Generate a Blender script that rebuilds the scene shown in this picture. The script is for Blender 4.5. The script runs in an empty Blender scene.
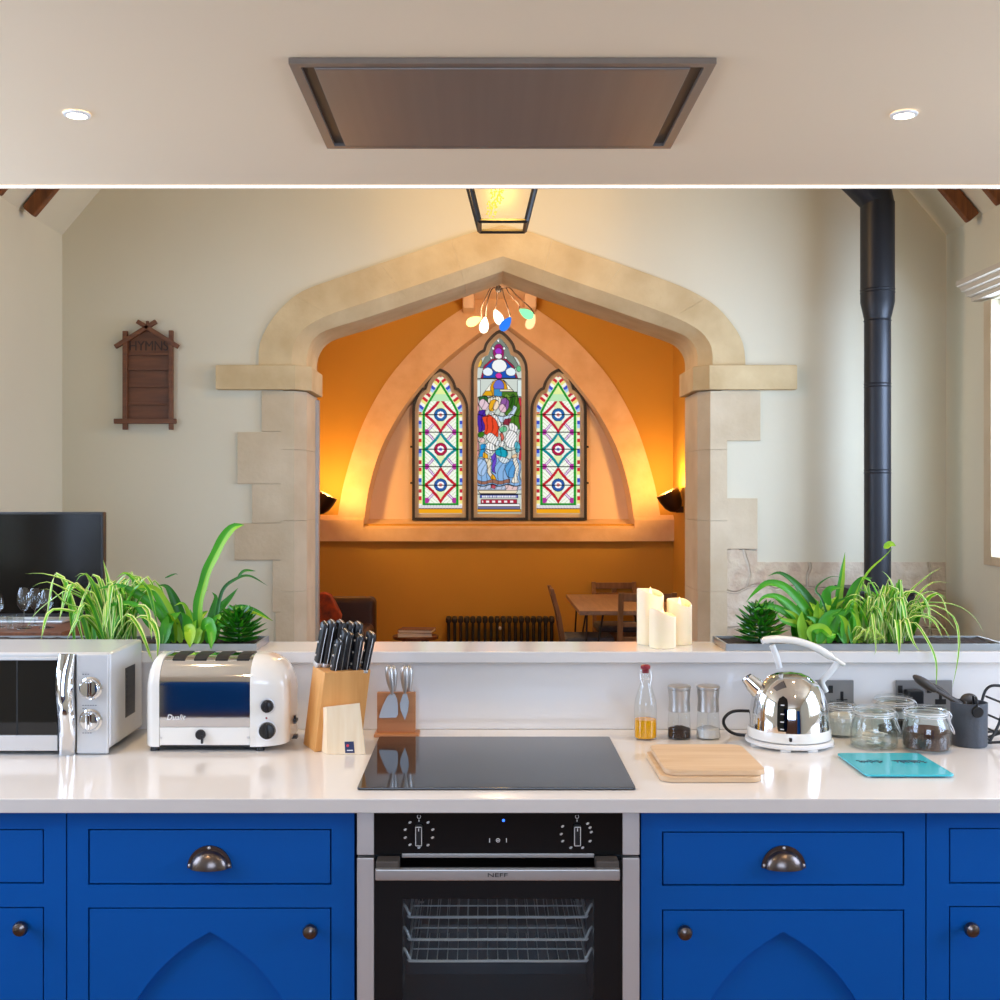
import bpy, bmesh, math, random
from mathutils import Vector, Matrix
random.seed(7)
C = bpy.context.scene.collection
PI = math.pi
F, CX, CY, E = 1157.0, 484.0, 494.0, 1.543      # focal length in pixels, vanishing point, eye height

def P(px, py, d):
    return Vector(((px-CX)*d/F, d, E-(py-CY)*d/F))
def PX(px, d): return (px-CX)*d/F
def PZ(py, d): return E-(py-CY)*d/F

def lin(h):
    if isinstance(h, str):
        h = h.lstrip('#'); c = [int(h[i:i+2], 16)/255 for i in (0, 2, 4)]
    else:
        c = [v/255 for v in h]
    return tuple(v/12.92 if v <= .04045 else ((v+.055)/1.055)**2.4 for v in c)

# ------------------------------------------------------------------ materials
MATS = {}
def _new(name):
    m = bpy.data.materials.new(name); m.use_nodes = True
    nt = m.node_tree
    return m, nt, nt.nodes['Principled BSDF']
def _in(b, key, v):
    if key in b.inputs: b.inputs[key].default_value = v
def mat(name, col, rough=.5, metal=0, spec=.5, var=0, vscale=8, bump=0, bscale=40, stretch=(1, 1, 1), coat=0, emit=None, estr=0, sss=0, col2=None, aniso=0):
    m, nt, b = _new(name)
    c = lin(col) + (1,)
    _in(b, 'Base Color', c); _in(b, 'Roughness', rough); _in(b, 'Metallic', metal); _in(b, 'Specular IOR Level', spec)
    _in(b, 'Coat Weight', coat); _in(b, 'Coat Roughness', .08)
    if aniso: _in(b, 'Anisotropic', aniso)
    if emit: _in(b, 'Emission Color', lin(emit)+(1,)); _in(b, 'Emission Strength', estr)
    if sss:
        _in(b, 'Subsurface Weight', sss); _in(b, 'Subsurface Radius', (.02, .012, .008)); _in(b, 'Subsurface Scale', .5)
    if var or bump or col2:
        tc = nt.nodes.new('ShaderNodeTexCoord'); mp = nt.nodes.new('ShaderNodeMapping')
        mp.inputs['Scale'].default_value = stretch
        nt.links.new(tc.outputs['Object'], mp.inputs['Vector'])
    if var or col2:
        n = nt.nodes.new('ShaderNodeTexNoise'); n.inputs['Scale'].default_value = vscale; n.inputs['Detail'].default_value = 6
        nt.links.new(mp.outputs['Vector'], n.inputs['Vector'])
        r = nt.nodes.new('ShaderNodeValToRGB')
        r.color_ramp.elements[0].position = .32; r.color_ramp.elements[1].position = .68
        if col2: d = lin(col2)+(1,)
        else: d = tuple(v*(1-var) for v in c[:3]) + (1,)
        r.color_ramp.elements[0].color = d; r.color_ramp.elements[1].color = c
        nt.links.new(n.outputs['Fac'], r.inputs['Fac']); nt.links.new(r.outputs['Color'], b.inputs['Base Color'])
    if bump:
        n2 = nt.nodes.new('ShaderNodeTexNoise'); n2.inputs['Scale'].default_value = bscale; n2.inputs['Detail'].default_value = 5
        nt.links.new(mp.outputs['Vector'], n2.inputs['Vector'])
        bp = nt.nodes.new('ShaderNodeBump'); bp.inputs['Strength'].default_value = bump; bp.inputs['Distance'].default_value = .01
        nt.links.new(n2.outputs['Fac'], bp.inputs['Height']); nt.links.new(bp.outputs['Normal'], b.inputs['Normal'])
    MATS[name] = m
    return m
def glass(name, tint='#ffffff', gloss=.02, fac=1.45, k=1.0):
    """thin clear glass: see-through with fresnel reflection"""
    m, nt, b = _new(name); nt.nodes.remove(b)
    out = nt.nodes['Material Output']
    t = nt.nodes.new('ShaderNodeBsdfTransparent'); t.inputs['Color'].default_value = lin(tint)+(1,)
    g = nt.nodes.new('ShaderNodeBsdfGlossy'); g.inputs['Roughness'].default_value = gloss
    lw = nt.nodes.new('ShaderNodeLayerWeight'); lw.inputs['Blend'].default_value = .5
    pw = nt.nodes.new('ShaderNodeMath'); pw.operation = 'POWER'; pw.inputs[1].default_value = 4.5
    mu = nt.nodes.new('ShaderNodeMath'); mu.operation = 'MULTIPLY_ADD'; mu.inputs[1].default_value = .75*min(k, 1.2); mu.inputs[2].default_value = .035*k; mu.use_clamp = True
    nt.links.new(lw.outputs['Facing'], pw.inputs[0]); nt.links.new(pw.outputs[0], mu.inputs[0])
    mx = nt.nodes.new('ShaderNodeMixShader')
    nt.links.new(mu.outputs[0], mx.inputs[0]); nt.links.new(t.outputs[0], mx.inputs[1]); nt.links.new(g.outputs[0], mx.inputs[2])
    nt.links.new(mx.outputs[0], out.inputs['Surface'])
    MATS[name] = m
    return m
def emis(name, col, s):
    m, nt, b = _new(name); nt.nodes.remove(b)
    e = nt.nodes.new('ShaderNodeEmission'); e.inputs['Color'].default_value = lin(col)+(1,); e.inputs['Strength'].default_value = s
    nt.links.new(e.outputs[0], nt.nodes['Material Output'].inputs['Surface'])
    MATS[name] = m
    return m
def wood(name, c1, c2, axis=0, rough=.45, scale=3, coat=0):
    m, nt, b = _new(name)
    tc = nt.nodes.new('ShaderNodeTexCoord'); mp = nt.nodes.new('ShaderNodeMapping')
    s = [14, 14, 14]; s[axis] = 1.2; mp.inputs['Scale'].default_value = s
    n = nt.nodes.new('ShaderNodeTexNoise'); n.inputs['Scale'].default_value = scale; n.inputs['Detail'].default_value = 8; n.inputs['Distortion'].default_value = .6
    r = nt.nodes.new('ShaderNodeValToRGB')
    r.color_ramp.elements[0].position = .3; r.color_ramp.elements[1].position = .7
    r.color_ramp.elements[0].color = lin(c2)+(1,); r.color_ramp.elements[1].color = lin(c1)+(1,)
    nt.links.new(tc.outputs['Object'], mp.inputs['Vector']); nt.links.new(mp.outputs['Vector'], n.inputs['Vector'])
    nt.links.new(n.outputs['Fac'], r.inputs['Fac']); nt.links.new(r.outputs['Color'], b.inputs['Base Color'])
    bp = nt.nodes.new('ShaderNodeBump'); bp.inputs['Strength'].default_value = .12; bp.inputs['Distance'].default_value = .004
    nt.links.new(n.outputs['Fac'], bp.inputs['Height']); nt.links.new(bp.outputs['Normal'], b.inputs['Normal'])
    _in(b, 'Roughness', rough); _in(b, 'Coat Weight', coat)
    MATS[name] = m
    return m
def masonry(name, c1, c2, mortar, bw=.34, bh=.16, ms=.012, rough=.9, bump=.5):
    m, nt, b = _new(name)
    tc = nt.nodes.new('ShaderNodeTexCoord'); mp = nt.nodes.new('ShaderNodeMapping')
    mp.inputs['Rotation'].default_value = (PI/2, 0, 0)
    no = nt.nodes.new('ShaderNodeTexNoise'); no.inputs['Scale'].default_value = 4
    ad = nt.nodes.new('ShaderNodeMixRGB'); ad.blend_type = 'ADD'; ad.inputs[0].default_value = .16
    br = nt.nodes.new('ShaderNodeTexBrick')
    br.inputs['Color1'].default_value = lin(c1)+(1,); br.inputs['Color2'].default_value = lin(c2)+(1,); br.inputs['Mortar'].default_value = lin(mortar)+(1,)
    br.inputs['Scale'].default_value = 1; br.inputs['Brick Width'].default_value = bw; br.inputs['Row Height'].default_value = bh
    br.inputs['Mortar Size'].default_value = ms; br.inputs['Mortar Smooth'].default_value = .4
    n = nt.nodes.new('ShaderNodeTexNoise'); n.inputs['Scale'].default_value = 14; n.inputs['Detail'].default_value = 8
    mx = nt.nodes.new('ShaderNodeMixRGB'); mx.blend_type = 'OVERLAY'; mx.inputs[0].default_value = .55
    nt.links.new(tc.outputs['Object'], mp.inputs['Vector']); nt.links.new(tc.outputs['Object'], no.inputs['Vector'])
    nt.links.new(mp.outputs['Vector'], ad.inputs[1]); nt.links.new(no.outputs['Color'], ad.inputs[2])
    nt.links.new(ad.outputs['Color'], br.inputs['Vector']); nt.links.new(tc.outputs['Object'], n.inputs['Vector'])
    nt.links.new(br.outputs['Color'], mx.inputs[1]); nt.links.new(n.outputs['Fac'], mx.inputs[2]); nt.links.new(mx.outputs['Color'], b.inputs['Base Color'])
    mh = nt.nodes.new('ShaderNodeMath'); mh.operation = 'SUBTRACT'
    nt.links.new(n.outputs['Fac'], mh.inputs[0]); nt.links.new(br.outputs['Fac'], mh.inputs[1])
    bp = nt.nodes.new('ShaderNodeBump'); bp.inputs['Strength'].default_value = bump; bp.inputs['Distance'].default_value = .02
    nt.links.new(mh.outputs[0], bp.inputs['Height']); nt.links.new(bp.outputs['Normal'], b.inputs['Normal'])
    _in(b, 'Roughness', rough)
    MATS[name] = m
    return m
def attr_emis(name, s):
    m, nt, b = _new(name); nt.nodes.remove(b)
    a = nt.nodes.new('ShaderNodeVertexColor'); a.layer_name = 'pane_colour'
    e = nt.nodes.new('ShaderNodeEmission'); e.inputs['Strength'].default_value = s
    nt.links.new(a.outputs['Color'], e.inputs['Color']); nt.links.new(e.outputs[0], nt.nodes['Material Output'].inputs['Surface'])
    MATS[name] = m
    return m

# ------------------------------------------------------------------ mesh builder
class MB:
    def __init__(s): s.bm = bmesh.new(); s.mi = 0
    def m(s, i): s.mi = i; return s
    def _f(s, vs):
        try:
            f = s.bm.faces.new(vs); f.material_index = s.mi; return f
        except ValueError: return None
    def _merge(s, tmp, M=None):
        if M is not None: bmesh.ops.transform(tmp, matrix=M, verts=tmp.verts)
        mp = {v: s.bm.verts.new(v.co) for v in tmp.verts}
        for f in tmp.faces: s._f([mp[v] for v in f.verts])
        tmp.free()
    def box(s, x0, x1, y0, y1, z0, z1, bev=0, seg=2, M=None):
        t = bmesh.new()
        vs = [t.verts.new((x, y, z)) for x in (x0, x1) for y in (y0, y1) for z in (z0, z1)]
        for q in ((0, 1, 3, 2), (4, 6, 7, 5), (0, 4, 5, 1), (2, 3, 7, 6), (0, 2, 6, 4), (1, 5, 7, 3)): t.faces.new([vs[i] for i in q])
        if bev: bmesh.ops.bevel(t, geom=list(t.edges), offset=bev, segments=seg, profile=.5, affect='EDGES', clamp_overlap=True)
        s._merge(t, M); return s
    def prism(s, pts, y0, y1, axis='y', bev=0, M=None):
        """polygon of (a,b) extruded: axis y: (x,z); axis z: (x,y); axis x: (y,z)"""
        t = bmesh.new()
        def mk(a, b, h):
            return {'y': (a, h, b), 'z': (a, b, h), 'x': (h, a, b)}[axis]
        A = [t.verts.new(mk(a, b, y0)) for a, b in pts]; B = [t.verts.new(mk(a, b, y1)) for a, b in pts]
        fa = t.faces.new(A); fb = t.faces.new(B[::-1]); n = len(pts)
        for i in range(n): t.faces.new((A[i], B[i], B[(i+1) % n], A[(i+1) % n]))
        bmesh.ops.recalc_face_normals(t, faces=list(t.faces))
        if bev:
            es = [e for e in fa.edges] + [e for e in fb.edges]
            bmesh.ops.bevel(t, geom=es, offset=bev, segments=2, profile=.5, affect='EDGES', clamp_overlap=True)
        s._merge(t, M); return s
    def lathe(s, prof, c=(0, 0, 0), n=32, axis='z', a0=0, a1=2*PI, M=None):
        """profile of (r, h) swept about an axis"""
        full = abs(a1-a0-2*PI) < 1e-6; rings = []
        k = n if full else n+1
        for r, h in prof:
            ring = []
            for i in range(k):
                a = a0+(a1-a0)*i/n
                x, y = r*math.cos(a), r*math.sin(a)
                p = {'z': (x, y, h), 'y': (x, h, y), 'x': (h, x, y)}[axis]
                v = Vector(p)+Vector(c)
                if M is not None: v = M @ v
                ring.append(v)
            rings.append(ring)
        V = []
        for (r, h), ring in zip(prof, rings):
            if r < 1e-6: v = s.bm.verts.new(ring[0]); V.append([v]*k)
            else: V.append([s.bm.verts.new(p) for p in ring])
        for a, b in zip(V, V[1:]):
            for i in range(n):
                j = (i+1) % k if full else i+1
                q = [a[i], a[j], b[j], b[i]]; u = []
                for v in q:
                    if v not in u: u.append(v)
                if len(u) >= 3: s._f(u)
        return s
    def tube(s, pts, r, n=10, cap=True, closed=False):
        pts = [Vector(p) for p in pts]; N = len(pts)
        rs = r if isinstance(r, (list, tuple)) else [r]*N
        rings = []; up = None
        for i, p in enumerate(pts):
            if closed: T = pts[(i+1) % N]-pts[i-1]
            else: T = pts[min(i+1, N-1)]-pts[max(i-1, 0)]
            T.normalize()
            if up is None:
                up = Vector((0, 0, 1)) if abs(T.z) < .9 else Vector((1, 0, 0))
            a = T.cross(up)
            if a.length < 1e-5: a = T.cross(Vector((.3, .9, .1)))
            a.normalize(); b = a.cross(T); up = b
            rings.append([s.bm.verts.new(p+a*rs[i]*math.cos(2*PI*k/n)+b*rs[i]*math.sin(2*PI*k/n)) for k in range(n)])
        pairs = list(zip(rings, rings[1:])) + ([(rings[-1], rings[0])] if closed else [])
        for A, B in pairs:
            for k in range(n): s._f((A[k], A[(k+1) % n], B[(k+1) % n], B[k]))
        if cap and not closed: s._f(rings[0][::-1]); s._f(rings[-1])
        return s
    def loft(s, secs, closed=True, caps=True):
        R = [[s.bm.verts.new(p) for p in q] for q in secs]; n = len(R[0])
        for A, B in zip(R, R[1:]):
            for i in range(n if closed else n-1): s._f((A[i], A[(i+1) % n], B[(i+1) % n], B[i]))
        if caps: s._f(R[0][::-1]); s._f(R[-1])
        return s
    def ball(s, c, rx, ry=None, rz=None, n=20, k=12, M=None):
        ry = ry or rx; rz = rz or rx
        prof = [(math.sin(PI*i/k), -math.cos(PI*i/k)) for i in range(k+1)]
        MM = Matrix.Translation(c) @ (M if M is not None else Matrix()) @ Matrix.Diagonal((rx, ry, rz, 1))
        return s.lathe(prof, n=n, M=MM)
    def sheet(s, grid):
        V = [[s.bm.verts.new(p) for p in row] for row in grid]
        for A, B in zip(V, V[1:]):
            for i in range(len(A)-1): s._f((A[i], A[i+1], B[i+1], B[i]))
        return s
    def build(s, name, mats, parent=None, smooth=True, ang=38, off=None, kind=None, recalc=True, split=False):
        bm = s.bm
        if split:
            left = set(bm.verts); out = []
            while left:
                st = [left.pop()]; comp = set(st)
                while st:
                    v = st.pop()
                    for e in v.link_edges:
                        w = e.other_vert(v)
                        if w in left: left.discard(w); comp.add(w); st.append(w)
                q = MB(); mp = {v: q.bm.verts.new(v.co) for v in bm.verts if v in comp}
                for f in bm.faces:
                    if f.verts[0] in comp: q._f([mp[v] for v in f.verts]).material_index = f.material_index
                out.append(q)
            bm.free()
            return [q.build(name, mats, parent, smooth, ang, off, kind, recalc) for q in out]
        if off is not None: bmesh.ops.translate(bm, vec=-Vector(off), verts=bm.verts)
        elif parent is not None and parent.get('_w'): bmesh.ops.translate(bm, vec=-wloc(parent), verts=bm.verts)
        if recalc: bmesh.ops.recalc_face_normals(bm, faces=list(bm.faces))
        if smooth:
            ca = math.radians(ang)
            for f in bm.faces: f.smooth = True
            for e in bm.edges:
                if len(e.link_faces) == 2 and e.calc_face_angle(0) > ca: e.smooth = False
        me = bpy.data.meshes.new(name); bm.to_mesh(me); bm.free()
        for q in (mats if isinstance(mats, (list, tuple)) else [mats]): me.materials.append(MATS[q] if isinstance(q, str) else q)
        o = bpy.data.objects.new(name, me); C.objects.link(o)
        if smooth and recalc: w_ = o.modifiers.new('weighted', 'WEIGHTED_NORMAL'); w_.keep_sharp = True; w_.weight = 90
        if parent is not None:
            o.parent = parent
            if parent.get('_w'): o['_w'] = 1
        if kind: o['kind'] = kind
        return o
def wloc(o):
    v = Vector(o.location)
    while o.parent is not None:
        o = o.parent; v += Vector(o.location)
    return v
def thing(name, label, cat, loc=(0, 0, 0), rz=0, group=None, world=True):
    o = bpy.data.objects.new(name, None); C.objects.link(o)
    o.location = loc; o.rotation_euler = (0, 0, rz); o.empty_display_size = .05
    tag(o, label, cat, group)
    if world and not rz: o['_w'] = 1        # parts are given in room coordinates
    return o
def tag(o, label, cat, group=None):
    o['label'] = label; o['category'] = cat
    if group: o['group'] = group
    return o
def recentre(o):
    """put the origin of a single-mesh thing at its base"""
    vs = [v.co for v in o.data.vertices]
    c = Vector(((min(v.x for v in vs)+max(v.x for v in vs))/2, (min(v.y for v in vs)+max(v.y for v in vs))/2, min(v.z for v in vs)))
    o.data.transform(Matrix.Translation(-c)); o.location = c
    return o
def solo(name, mb, mats, label, cat, group=None, **k):
    return tag(recentre(mb.build(name, mats, **k)), label, cat, group)
def struct(name, mb, mats, **k):
    return mb.build(name, mats, kind='structure', **k)
def copy_tree(o, parent=None):
    c = o.copy(); C.objects.link(c)
    if parent is not None: c.parent = parent
    for ch in list(o.children): copy_tree(ch, c)
    return c
def cr(pts, n=6):
    """Catmull-Rom through points"""
    pts = [Vector(p) for p in pts]; out = []
    for i in range(len(pts)-1):
        p0 = pts[i-1] if i else pts[0]*2-pts[1]; p1, p2 = pts[i], pts[i+1]
        p3 = pts[i+2] if i+2 < len(pts) else pts[-1]*2-pts[-2]
        for k in range(n):
            t = k/n
            out.append(.5*((2*p1)+(p2-p0)*t+(2*p0-5*p1+4*p2-p3)*t*t+(3*p1-p0-3*p2+p3)*t**3))
    out.append(pts[-1]); return out
def resample(pts, n):
    pts = [Vector(p) for p in pts]; L = [0]
    for a, b in zip(pts, pts[1:]): L.append(L[-1]+(b-a).length)
    out = []; j = 0
    for i in range(n):
        s = L[-1]*i/(n-1)
        while j < len(L)-2 and L[j+1] < s: j += 1
        t = (s-L[j])/max(L[j+1]-L[j], 1e-9); out.append(pts[j].lerp(pts[j+1], min(max(t, 0), 1)))
    return out
def text(name, s, size, m, parent, loc, width=None, ext=.0006, rot=None, italic=0):
    """lettering standing in the wall plane, facing the viewer (-y); loc = room coords of its centre"""
    cu = bpy.data.curves.new('lettering', 'FONT'); cu.body = s; cu.size = size; cu.extrude = ext; cu.align_x = 'CENTER'; cu.align_y = 'CENTER'; cu.shear = italic
    t = bpy.data.objects.new('lettering_tmp', cu); C.objects.link(t)
    bpy.context.view_layer.update()
    dg = bpy.context.evaluated_depsgraph_get()
    me = bpy.data.meshes.new_from_object(t.evaluated_get(dg)); bpy.data.objects.remove(t); bpy.data.curves.remove(cu)
    xs = [v.co.x for v in me.vertices]
    sx = width/(max(xs)-min(xs)) if width else 1
    R = rot if rot is not None else Matrix.Rotation(PI/2, 4, 'X')
    me.transform(R @ Matrix.Diagonal((sx, 1, 1, 1)))
    me.materials.clear(); me.materials.append(MATS[m])
    o = bpy.data.objects.new(name, me); C.objects.link(o); me.name = name
    if parent is not None:
        o.parent = parent
        o.location = Vector(loc)-(wloc(parent) if parent.get('_w') else Vector())
    else: o.location = loc
    return o
def rrect(x0, x1, y0, y1, r, n=6):
    out = []
    for cx, cy, a in ((x1-r, y1-r, 0), (x0+r, y1-r, 90), (x0+r, y0+r, 180), (x1-r, y0+r, 270)):
        for i in range(n+1):
            t = math.radians(a+90*i/n); out.append((cx+r*math.cos(t), cy+r*math.sin(t)))
    return out
def orient(a, b):
    """matrix taking +z to direction a->b, origin at a"""
    d = (Vector(b)-Vector(a)).normalized()
    return Matrix.Translation(a) @ d.to_track_quat('Z', 'Y').to_matrix().to_4x4()

# ------------------------------------------------------------------ palette
mat('plaster', '#dfd9c1', rough=.85, var=.05, vscale=1.2, bump=.05, bscale=30)
mat('white_paint', '#ece2d2', rough=.8)
mat('ceiling_paint', '#ecd6b6', rough=.8, var=.02, vscale=1)
mat('stone', '#dcc79b', rough=.88, col2='#c9b083', vscale=5, bump=.25, bscale=45)
mat('stone_grey', '#cfc7b6', rough=.85, bump=.15, bscale=40)
mat('stone_pale', '#d9c9ab', rough=.88, col2='#c8b594', vscale=4, bump=.2, bscale=45)
masonry('rubble', '#dccdb6', '#c9b194', '#cfc0a8', bw=.33, bh=.19, ms=.008, bump=1.0)
mat('ochre', '#c69638', rough=.75, var=.06, vscale=2)
mat('peach', '#e8cdb2', rough=.85, var=.06, vscale=2)
mat('peach_stone', '#e6c6a0', rough=.88, col2='#d8b488', vscale=6, bump=.2, bscale=40)
wood('floor_wood', '#8a5a35', '#6a4226', axis=1, rough=.4)
wood('rafter', '#8a5020', '#5e3413', axis=2, rough=.6)
mat('quartz', '#e8e5e1', rough=.12, var=.025, vscale=5, spec=.5)
mat('blue', '#005ab4', rough=.45, spec=.22, bump=.02, bscale=60)
mat('blue_inner', '#072f60', rough=.6)
mat('steel', '#dddbd9', rough=.42, metal=.7, bump=.02, bscale=20, stretch=(1, 1, 80))
mat('blade_steel', '#a9abad', rough=.38, metal=.8)
mat('socket_steel', '#8f8d8b', rough=.42, metal=.7)
mat('steel_brushed', '#c2bfbb', rough=.36, metal=.8)
mat('rack_steel', '#dfe5e6', rough=.3, metal=.2)
mat('hood_steel', '#8f857c', rough=.42, metal=.55, var=.1, vscale=3, stretch=(8, .2, 1))
mat('hood_dark', '#5b534c', rough=.5, metal=.4)
mat('chrome', '#e8e8e8', rough=.05, metal=1)
mat('bronze', '#7c716c', rough=.28, metal=1)
mat('dark_bronze', '#4a3a30', rough=.4, metal=.9)
mat('black_glass', '#050506', rough=.05, spec=.6)
mat('oven_black', '#060606', rough=.12, spec=.35)
mat('hob_glass', '#0b0c0f', rough=.06, spec=.75)
mat('enamel', '#4a565c', rough=.4, spec=.5)
mat('black_matte', '#0c0c0d', rough=.6)
mat('black_plastic', '#141416', rough=.35)
mat('iron', '#2a2726', rough=.5, metal=.2)
mat('flue', '#23252a', rough=.42, metal=.3, spec=.5)
mat('cream', '#f1efe8', rough=.18, coat=.5)
mat('microwave_white', '#d9dbdd', rough=.25, metal=.25)
mat('white_plastic', '#ecebe8', rough=.3)
wood('block_wood', '#e0a865', '#d09450', axis=2, rough=.45)
wood('pale_wood', '#f8e6c8', '#eed5ae', axis=2, rough=.5)
wood('board_wood', '#e2c6a4', '#d2b088', axis=0, rough=.55)
wood('stand_wood', '#cf9260', '#bd7d4c', axis=0, rough=.5)
wood('dark_wood', '#7a4a2c', '#5c351e', axis=2, rough=.5)
wood('hymn_wood', '#7a4a28', '#5e361c', axis=0, rough=.55)
mat('hymn_dark', '#3a2312', rough=.6)
wood('table_wood', '#a08672', '#857060', axis=1, rough=.4)
wood('chair_wood', '#8f6a48', '#735434', axis=2, rough=.5)
mat('cushion_grey', '#62666f', rough=.9, var=.3, vscale=20)
mat('leather', '#3a201a', rough=.45, var=.3, vscale=10, bump=.1, bscale=50)
mat('throw_orange', '#b8491c', rough=.95, col2='#4a2a22', vscale=14)
mat('zinc', '#b9c0c4', rough=.35, metal=.8, var=.08, vscale=10)
mat('soil', '#2a1d12', rough=1, bump=.6, bscale=60)
mat('leaf', '#45a50e', rough=.4, col2='#2b860a', vscale=9)
mat('leaf_dark', '#2a7d16', rough=.4, col2='#176014', vscale=12)
mat('leaf_lime', '#a0c81c', rough=.45, col2='#6fae18', vscale=12)
mat('leaf_cream', '#dcea96', rough=.5)
mat('leaf_pale', '#86c22a', rough=.45)
mat('candle_wax', '#f5e6c4', rough=.5, sss=.3, emit='#ffd89a', estr=.05)
emis('flame', '#ffdc90', 3.0)
mat('oil', '#f2a900', rough=.08)
mat('red_rubber', '#8e1f2e', rough=.4)
mat('pepper', '#3a2418', rough=.8, bump=.8, bscale=250)
mat('salt', '#e9e8e6', rough=.8, bump=.4, bscale=300)
mat('coffee', '#3f2418', rough=.8, col2='#5a3524', vscale=200, bump=.6, bscale=250)
mat('sugar', '#efe9dd', rough=.8, bump=.3, bscale=200)
mat('teal', '#3fbfd0', rough=.12, spec=.6)
mat('teal_ink', '#2a5666', rough=.4)
mat('pot_grey', '#454a52', rough=.45, bump=.15, bscale=120)
mat('utensil', '#3b342d', rough=.5)
mat('print_white', '#f2f2f2', rough=.5)
mat('logo_blue', '#1c2c5a', rough=.4)
mat('logo_red', '#d8324a', rough=.4)
mat('tv_screen', '#0a0807', rough=.14, spec=.25)
mat('paper_white', '#f4f0ea', rough=.8)
mat('book_brown', '#6a4630', rough=.6)
mat('book_cream', '#d8cdbb', rough=.6)
mat('handle_black', '#1b1c1f', rough=.38)
glass('clear_glass', '#fbfdfd', k=1.4)
glass('jar_glass', '#fafdfc', k=1.7)
glass('window_glass', '#ffffff', k=.6)
glass('lantern_glass', '#fdfdfb', gloss=.35, k=.4)
glass('oven_glass', '#eef2f4', gloss=.03, k=.8)
glass('tint_glass', '#f6fafa', k=2.4)
emis('led', '#fff1e6', 2.4)
emis('lamp_lens', '#fff3e0', 14.0)
emis('bulb_gold', '#ffd050', 1.4)
emis('bulb_yellow', '#ffe08a', 2.2)
emis('bulb_white', '#fff6e6', 2.6)
emis('bulb_blue', '#2f7df0', 1.1)
emis('bulb_green', '#7fe0a0', 1.6)
emis('bulb_peach', '#ffc08a', 1.8)
emis('blue_led', '#3a70ff', 2.5)
attr_emis('stained', .95)
# ================================================================== SETTING
D = 6.2                       # nave end wall (front face)
DB = 6.65                     # its chancel side
DE = 9.6                      # chancel east wall
DW = 9.78                     # window plane inside the arched recess
XL, XR = -2.26, 2.475         # nave side walls
YB = -2.6
ZE = 2.93                     # wall plate
SL = 1.19                     # roof slope
XM = (XL+XR)/2; ZR = ZE+(XR-XM)*SL
CL, CRX = -1.375, 1.57        # chancel side walls
mb = MB(); mb.box(XL-.3, XR+.3, YB, DW+.2, -.1, 0); struct('floor', mb, 'floor_wood')

def wall_with_holes(name, x0, x1, y0, y1, z1, holes, m):
    """wall along y from y0 to y1; holes = (ya, yb, za, zb) sorted by y"""
    mb = MB(); y = y0
    for ya, yb, za, zb in holes:
        mb.box(x0, x1, y, ya, 0, z1); mb.box(x0, x1, ya, yb, 0, za); mb.box(x0, x1, ya, yb, zb, z1); y = yb
    mb.box(x0, x1, y, y1, 0, z1)
    return struct(name, mb, m)
WR = (4.45, 5.62, 1.24, 2.49); WK = (1.1, 2.7, 1.0, 2.35)
WL = (3.3, 4.75, 1.2, 2.5)
wall_with_holes('wall_right', XR, XR+.3, YB, D, ZE, [WK, WR], 'plaster')
wall_with_holes('wall_left', XL-.3, XL, YB, D, ZE, [WK, WL], 'plaster')
mb = MB()
for x0, x1, z0, z1 in ((XL, -1.1, 0, 2.46), (1.1, XR, 0, 2.46), (-1.1, 1.1, 0, .9), (-1.1, 1.1, 2.3, 2.46)): mb.box(x0, x1, YB-.2, YB, z0, z1)
mb.prism([(XL-.3, 2.46), (XR+.3, 2.46), (XR+.3, ZE), (XM, ZR+.2), (XL-.3, ZE)], YB-.2, YB)
struct('wall_back', mb, 'plaster')
mb = MB(); mb.box(XL, XR, YB, YB+.03, 0, 1.0); mb.box(XL, XR, YB, YB+.05, 1.0, 1.04)     # made-up dark dado behind the viewer, added only for reflections
struct('reflection_dado', mb, 'dark_wood')
for i, x in enumerate((-2.05, 1.95)):
    mb = MB(); mb.box(max(x-.42, XL+.01), min(x+.42, XR-.01), YB, YB+.06, 0, 2.05); struct('door_%d' % (i+1), mb, 'blue')  # unseen blue doors, added only for shiny surfaces to mirror
def win_frame(name, x, w, sgn, bars=(2, 2)):
    ya, yb, za, zb = w; f = MB(); t = .05
    f.box(x-.03, x+.03, ya, ya+t, za, zb); f.box(x-.03, x+.03, yb-t, yb, za, zb); f.box(x-.03, x+.03, ya+t, yb-t, za, za+t); f.box(x-.03, x+.03, ya+t, yb-t, zb-t, zb)
    for i in range(1, bars[0]):
        y = ya+(yb-ya)*i/bars[0]; f.box(x-.02, x+.02, y-.018, y+.018, za+t, zb-t)
    for i in range(1, bars[1]):
        z = za+(zb-za)*i/bars[1]; f.box(x-.02, x+.02, ya+t, yb-t, z-.012, z+.012)
    o = struct(name, f, 'white_paint')
    g = MB(); g.box(x-.004, x+.004, ya+t, yb-t, za+t, zb-t); g.build('window_pane', 'window_glass', o)
    return o
win_frame('window_1', XR+.2, WR, 1); win_frame('window_2', XR+.2, WK, 1); win_frame('window_3', XL-.2, WK, -1); win_frame('window_4', XL-.2, WL, -1)
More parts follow.
